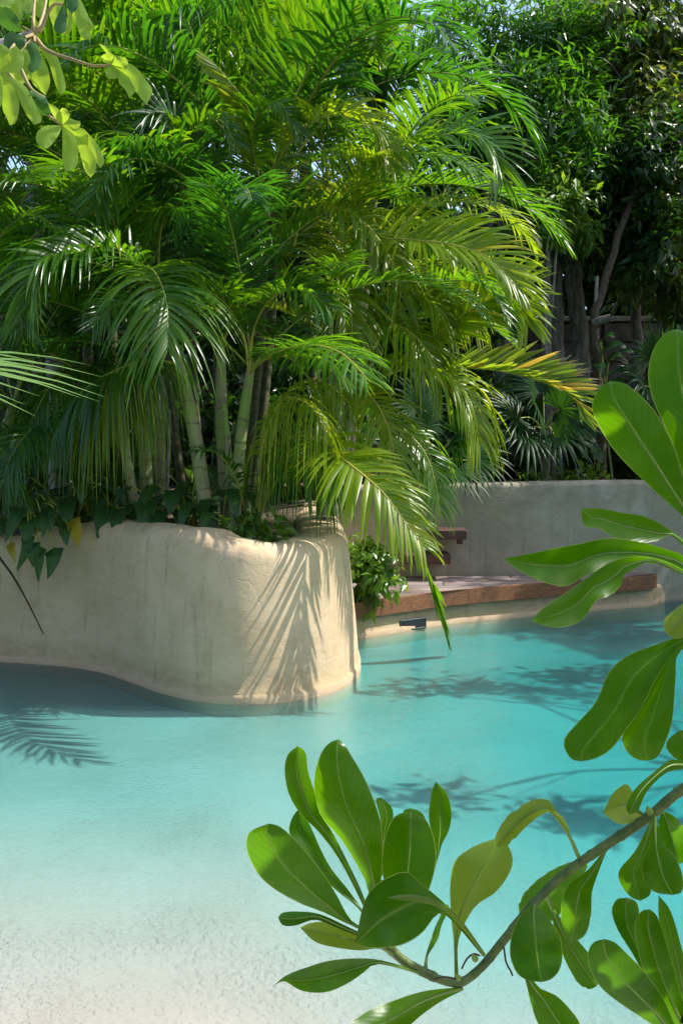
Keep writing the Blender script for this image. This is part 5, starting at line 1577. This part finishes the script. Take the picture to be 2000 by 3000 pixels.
# bright narrow-leaved tree, upper middle right
tree('narrow_leaf_tree', 'bright green narrow-leaved tree with sky gaps above the palm fronds', gnd(1480, 1300, 11.2), [W(1470, 1000, 11.2), W(1440, 700, 11.2), W(1420, 450, 11.2)], .10,
     [(W(1440, 380, 11.0), (.75, .7, .45), 2300), (W(1330, 310, 11.2), (.55, .6, .4), 1100), (W(1560, 330, 10.8), (.7, .6, .45), 2600), (W(1480, 120, 11.4), (.9, .7, .5), 1900),
      (W(1640, 170, 11.2), (.7, .6, .6), 2800), (W(1270, 190, 11.6), (.35, .5, .4), 220), (W(1350, 30, 11.6), (.6, .6, .3), 420), (W(1600, 480, 10.7), (.6, .5, .4), 1700), (W(1690, 330, 10.9), (.5, .5, .5), 1500)],
     .17, .20, 'tree_a', per=22, group=TG)
tree('leafy_tree', 'olive green tree with drooping yellowish leaves at the right edge', gnd(1960, 1300, 11.8), [W(1950, 900, 11.8), W(1930, 500, 11.8), W(1900, 200, 11.8)], .11,
     [(W(1800, 90, 11.5), (.8, .7, .6), 3200), (W(1950, 120, 11.8), (.7, .8, .7), 3000), (W(1930, 380, 11.3), (.7, .7, .6), 3000), (W(1800, 330, 11.8), (.6, .6, .6), 2400),
      (W(1990, 600, 11.3), (.6, .6, .6), 2200), (W(1850, 560, 11.9), (.6, .6, .5), 2000), (W(1720, 40, 11.8), (.6, .6, .5), 2000), (W(1900, 780, 11.6), (.7, .5, .5), 1800), (W(1990, 850, 11.2), (.4, .4, .5), 1200)], .15, .34, 'tree_b', hang=.5, per=20, group=TG)
tree('small_tree', 'slender tree with a small sunlit yellow-green crown in front of the dark trunks', gnd(1615, 1360, 10.7), [W(1600, 1100, 10.7), W(1603, 850, 10.7), W(1608, 640, 10.7)], .05,
     [(W(1610, 590, 10.5), (.42, .4, .32), 1700), (W(1560, 640, 10.4), (.32, .3, .25), 900), (W(1680, 640, 10.6), (.3, .3, .25), 800), (W(1640, 520, 10.5), (.3, .3, .2), 500)], .11, .36, 'pale_bush', per=14, hang=.3, group=TG)
tree('leaning_tree', 'pale leaning tree trunk with a broken stub and dark crown', gnd(1760, 1380, 10.4), [W(1755, 1150, 10.4), W(1738, 940, 10.4), W(1760, 860, 10.45), W(1810, 690, 10.6), W(1860, 560, 10.8)], .055,
     [(W(1880, 500, 10.9), (.6, .6, .45), 2200), (W(1780, 520, 11.2), (.5, .5, .4), 1600), (W(1930, 700, 10.8), (.5, .5, .35), 1300), (W(1790, 450, 10.8), (.35, .4, .3), 900)], .13, .38, 'tree_c', 'twig', per=20, hang=.2, group=TG, limbs=False)
stub = [o for o in COL.objects if o.name.startswith('leaning_tree')][0]
P = spline([W(1742, 945, 10.38), W(1765, 938, 10.3), W(1790, 930, 10.25)], 8)
link('stub', MB().add(*tube(P, np.linspace(.05, .04, 8), 8)).mesh('stub', M['bark'], np.array(stub.location)), stub)
P = spline([W(1742, 930, 10.4), W(1745, 860, 10.42), W(1748, 810, 10.45)], 8)
link('stub', MB().add(*tube(P, np.linspace(.025, .018, 8), 8)).mesh('stub', M['bark'], np.array(stub.location)), stub)
for k, (x, d, r, lab) in enumerate(((1585, 11.5, .045, 'thin dark tree with a pale streak down its trunk beside the garden wall'), (1625, 11.8, .10, 'stout dark-barked tree standing before the garden wall'),
                                    (1690, 12.2, .11, 'dark twin-limbed tree in the deepest shade before the garden wall'), (1860, 12.4, .07, 'shaded dark tree behind the leaning trunk'))):
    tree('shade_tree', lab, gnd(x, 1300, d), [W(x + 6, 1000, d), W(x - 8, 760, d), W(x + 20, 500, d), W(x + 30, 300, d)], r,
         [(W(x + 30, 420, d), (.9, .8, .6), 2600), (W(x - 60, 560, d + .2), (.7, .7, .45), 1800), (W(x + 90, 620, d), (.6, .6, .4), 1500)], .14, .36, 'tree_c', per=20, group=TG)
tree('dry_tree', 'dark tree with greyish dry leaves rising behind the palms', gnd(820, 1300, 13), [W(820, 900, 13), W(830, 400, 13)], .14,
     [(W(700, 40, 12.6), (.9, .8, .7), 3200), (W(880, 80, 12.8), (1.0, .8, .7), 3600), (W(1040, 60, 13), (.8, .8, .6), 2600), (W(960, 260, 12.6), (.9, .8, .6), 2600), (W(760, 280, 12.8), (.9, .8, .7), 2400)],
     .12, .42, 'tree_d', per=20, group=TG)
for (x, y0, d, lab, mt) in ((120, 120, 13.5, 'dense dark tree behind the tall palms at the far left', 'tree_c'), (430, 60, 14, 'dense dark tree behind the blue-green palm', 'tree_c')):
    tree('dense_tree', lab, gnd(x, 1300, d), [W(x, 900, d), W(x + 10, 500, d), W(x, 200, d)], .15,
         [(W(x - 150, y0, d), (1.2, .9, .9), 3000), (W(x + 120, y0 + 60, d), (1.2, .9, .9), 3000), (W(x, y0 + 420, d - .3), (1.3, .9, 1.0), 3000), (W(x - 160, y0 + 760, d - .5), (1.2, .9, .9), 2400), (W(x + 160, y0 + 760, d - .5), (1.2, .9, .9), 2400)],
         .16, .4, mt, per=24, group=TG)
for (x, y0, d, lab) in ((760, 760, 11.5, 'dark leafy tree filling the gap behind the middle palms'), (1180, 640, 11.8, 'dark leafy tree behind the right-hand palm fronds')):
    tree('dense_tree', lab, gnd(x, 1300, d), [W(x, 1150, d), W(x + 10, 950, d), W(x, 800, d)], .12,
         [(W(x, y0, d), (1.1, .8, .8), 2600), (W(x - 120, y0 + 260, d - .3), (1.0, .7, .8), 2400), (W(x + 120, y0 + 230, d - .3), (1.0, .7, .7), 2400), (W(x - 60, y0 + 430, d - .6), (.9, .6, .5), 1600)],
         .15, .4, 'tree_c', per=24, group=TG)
# far trees closing the view
for (x, ytop, d, lab) in ((1750, 330, 17, 'far shaded tree beyond the garden wall, right of the trunks'), (1450, 560, 17.5, 'far shaded tree beyond the garden wall, behind the bright tree'), (2050, 150, 16.5, 'far tree beyond the garden wall at the right edge'),
                          (1000, 420, 18, 'far tree beyond the garden wall behind the palms'), (300, 300, 18, 'far tree beyond the garden wall behind the left palms')):
    c = W(x, ytop, d)
    tree('far_tree', lab, gnd(x, 1250, d, 1.2), [W(x, 1000, d), W(x, ytop + 250, d)], .2,
         [(c + np.array([0, 0, -.9]), (1.7, 1.2, 1.0), 2600), (c + np.array([-1.1, 0, -2.2]), (1.6, 1.2, 1.3), 2400), (c + np.array([1.1, 0, -2.2]), (1.6, 1.2, 1.3), 2400), (c + np.array([0, -.4, -3.6]), (2.0, 1.2, 1.1), 2200), (np.array([c[0] - .6, 15.3, 3.6]), (1.7, .5, .9), 2200), (np.array([c[0] + 1.0, 15.5, 4.6]), (1.7, .5, .9), 2000)],
         .2, .42, 'tree_c', per=20, group=TG)
# shade trees to the right of the picture: their crowns keep the sun off the far wall
for (bx_, by_, cz, rr_, nn, lab) in ((7.4, 9.4, 6.3, 1.2, 1500, 'tall shade tree standing beyond the right end of the retaining wall'), (7.6, 11.6, 6.0, 1.5, 3200, 'broad shade tree deeper in the garden on the right'), (6.9, 13.4, 6.6, 1.5, 3200, 'broad shade tree at the right end of the garden wall')):
    c = np.array([bx_, by_, cz])
    tree('shade_tree', lab, (bx_, by_, 1.05), [(bx_ + .1, by_, 3), (bx_, by_, cz - .8)], .14,
         [(c, (rr_, rr_, .9), nn), (c + np.array([-1.5, .2, -1.0]), (rr_, rr_, .8), nn), (c + np.array([-.4, -.3, 1.1]), (rr_, rr_, .8), nn // 2), (c + np.array([-2.2, .5, -1.6]), (rr_, rr_ * .7, .6), nn // 2)], .16, .4, 'tree_b', per=24)


for (bx_, by_, lab) in ((8.3, 6.6, 'unseen dense garden tree on the right bank of the pool'), (8.4, 3.6, 'unseen dense garden tree on the right bank opposite the planter'), (8.2, .6, 'unseen dense garden tree on the right bank near the beach entry'),
                        (4.5, -5.5, 'unseen dense garden tree behind the beach entry, right'), (0.5, -6.5, 'unseen dense garden tree behind the beach entry, middle'), (-3.5, -5, 'unseen dense garden tree behind the beach entry, left'),
                        (-5.5, -1.5, 'unseen dense garden tree on the left bank near the beach entry'), (-5.8, 2.2, 'unseen dense garden tree on the left bank behind the fan palm'), (-6.6, 10, 'unseen dense garden tree left of the tall palms')):
    c = np.array([bx_, by_, 2.9])  # out-of-view trees around the pool, added to hold back low skylight
    tree('unseen_garden_tree', lab, (bx_, by_, -.3), [(bx_, by_, 1.2), (bx_ + .1, by_, 2.6)], .14,
         [(c, (1.7, 1.7, 1.4), 2600), (c + np.array([.4, .5, 1.2]), (1.5, 1.5, 1.0), 2000), (c + np.array([-.2, -.4, -1.4]), (1.6, 1.7, .9), 2000)], .22, .42, 'tree_b', per=20)


tree('overhanging_tree', 'slender tree leaning out over the pool from the right bank', (6.7, 5.6, .4), [(6.3, 5.6, 1.8), (5.4, 5.5, 3.0), (4.4, 5.5, 3.5)], .05,
     [((3.3, 4.55, 3.05), (.65, .16, .22), 230), ((2.75, 4.75, 2.95), (.4, .12, .15), 110), ((4.1, 4.4, 3.2), (.5, .2, .2), 170), ((3.9, 6.95, 3.6), (.75, .22, .25), 270), ((4.8, 7.3, 3.8), (.7, .25, .25), 280), ((3.3, 6.7, 3.4), (.4, .15, .15), 100)],
     .15, .36, 'tree_b', per=16)


# ------------------------------------------------------------------ small plants on the right
def bush(label, base, blobs, L, asp, mat, nst=6, per=10, hang=.3, name='bush', group=None):
    base = np.asarray(base, float)
    o = thing(name, label, 'bush', base, group)
    mb = MB()
    for (c, rad, n) in blobs:
        for q in range(nst):
            e = np.asarray(c) + rng.normal(0, .5, 3) * np.asarray(rad)
            mb.add(*tube(spline([base, (base + e) / 2 + rng.normal(0, .03, 3), e], 8), np.linspace(.008, .003, 8), 5))
    link('stems', mb.mesh('stem', M['branch'], base), o).name = 'stem'
    link('foliage', crown_leaves(blobs, L, asp, per, False, hang).mesh('foliage', M[mat], base, False), o)
    return o


b = W(1062, 1748, 7.75)
b[2] = .28
bush('leafy bush with pale green leaves squeezed between planter and bench', b, [(W(1060, 1610, 7.6), (.16, .2, .14), 300), (W(1090, 1660, 7.55), (.15, .15, .12), 240), (W(1065, 1710, 7.6), (.12, .15, .10), 160), (W(1115, 1690, 7.5), (.10, .1, .08), 110)], .10, .45, 'pale_bush')
b = W(760, 1560, 6.3)
b[2] = .86
bush('low bright groundcover patch on the planter rim below the shoots', b, [(W(770, 1560, 6.2), (.16, .10, .05), 70), (W(700, 1555, 6.3), (.12, .1, .05), 40)], .09, .5, 'pale_bush', 3)
for (x, y, d, rr_, lab) in ((1560, 1395, 9.7, .14, 'small sprawling weed on the soil edge left of the wall top'), (1740, 1375, 9.8, .22, 'round-leaved seedling bush on the soil edge above the wall'), (1660, 1400, 9.8, .12, 'tiny weed on the soil edge between seedling and fan palm'), (1420, 1398, 9.7, .16, 'small shaded weed on the soil edge near the drooping fan palm')):
    b = gnd(x, 1400, d)
    bush(lab, b, [(b + np.array([0, 0, rr_ * .7]), (rr_ * 1.3, rr_, rr_ * .8), 120)], .075, .6, 'pale_bush', 4)
# dark shrubs under the trees
for (x, d, hgt, w_, lab) in ((1440, 11.0, 1.1, .6, 'dark shrub in shade behind the drooping fan palm'), (1700, 12.0, 1.0, .7, 'dark shrub at the foot of the stout dark tree'), (1960, 10.9, 1.5, .6, 'dark shrub under the olive tree at the right'), (1280, 10.4, 1.3, .6, 'dark shrub behind the bench wall'),
                         (1850, 11.4, .8, .6, 'low dark shrub between vine and fan palm'), (560, 9.2, .9, .9, 'dark shrub behind the stout palm stems'), (250, 9.2, 1.0, .9, 'dark shrub behind the two ringed stems'), (850, 9.0, 1.1, .8, 'dark shrub behind the yellow shoots'), (20, 9.4, 1.1, .8, 'dark shrub behind the low left palm')):
    b = gnd(x, 1400, d)
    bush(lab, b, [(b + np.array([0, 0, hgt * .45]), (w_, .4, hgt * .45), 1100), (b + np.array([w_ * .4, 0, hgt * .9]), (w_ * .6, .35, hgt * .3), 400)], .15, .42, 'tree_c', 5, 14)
# variegated climbing vine on the leaning trunk
b = gnd(1795, 1380, 10.15)
vine = thing('climbing_vine', 'broad-leaved climbing vine on the foot of the leaning trunk', 'plant', b)
for (x, y, tx, ty, wp) in ((1760, 1030, 1835, 1020, 48), (1770, 1065, 1830, 1045, 44), (1800, 1050, 1855, 1035, 42), (1740, 1070, 1770, 1105, 34), (1790, 1090, 1850, 1110, 46), (1760, 1000, 1800, 990, 40), (1775, 1120, 1830, 1145, 44), (1700, 1260, 1745, 1310, 46), (1690, 1300, 1715, 1345, 40), (1790, 1200, 1830, 1250, 44), (1730, 1320, 1760, 1360, 44)):
    a, e = W(x, y, 10.15), W(tx, ty, 9.95)
    lf_ = blade([a, (a + e) / 2 + np.array([0, -.03, .05]), e], wp * 10 / F * 1.2, (-.1, -.7, .7), 'fan' if y < 1100 else 'arrow', vine)
    P = spline([W(1765 + (x - 1765) * .3, y + 60, 10.25), (W(1765, y + 20, 10.2) + a) / 2, a], 8)
    link('petiole', MB().add(*tube(P, .007, 5)).mesh('petiole', M['rachis'], b), lf_)
P = spline([b, W(1775, 1250, 10.28), W(1768, 1100, 10.28), W(1755, 1000, 10.28)], 20)
link('stem', MB().add(*tube(P, .014, 6)).mesh('stem', M['branch'], b), vine)

# ------------------------------------------------------------------ leaf litter
k = 2600
px_ = rng.uniform(-3.5, 4.5, k)
py_ = rng.uniform(9.35, 13.5, k)
pz_ = 1.075 + .03 * np.sin(px_ * 3.1 + py_ * 1.7) + .025 * np.sin(px_ * 5.3 - py_ * 4.1) + rng.uniform(0, .03, k)
Dv = rng.normal(size=(k, 3)) * np.array([1, 1, .25])
LL = rng.uniform(.04, .13, k)
V, Ft, at = leaf_cloud(np.stack([px_, py_, pz_], 1), Dv, np.array([0, 0, 1.0]) + rng.normal(0, .3, (k, 3)), LL, LL * .45, rng.random(k))
tag(link('leaf_litter', MB().add(V, Ft, at).mesh('leaf_litter', M['litter'], smooth=False)), kind='stuff', label='brown fallen leaves scattered over the soil')

# a few fallen leaves on the bench, each a thing of its own
for k, (x, y, lab) in enumerate(((1410, 1703, 'small yellow fallen leaf on the bench boards near the hanging frond'), (1530, 1700, 'small brown fallen leaf on the bench boards near its narrow end'),
                                 (1180, 1712, 'small brown fallen leaf on the bench boards beside the bush'))):
    p = G(x, y, .292)
    V, Ft, at = leaf_cloud(np.array([[0, 0, .004]]), np.array([[math.cos(k * 2.1), math.sin(k * 2.1), .05]]), np.array([[.1, .1, 1.0]]), np.array([.085]), np.array([.04]), np.array([.3 + .3 * k]))
    tag(link('fallen_leaf', mk_mesh('fallen_leaf', V, Ft, at, M['arrow_yellow'] if k == 0 else M['litter'], False), None, p), lab, 'leaf')
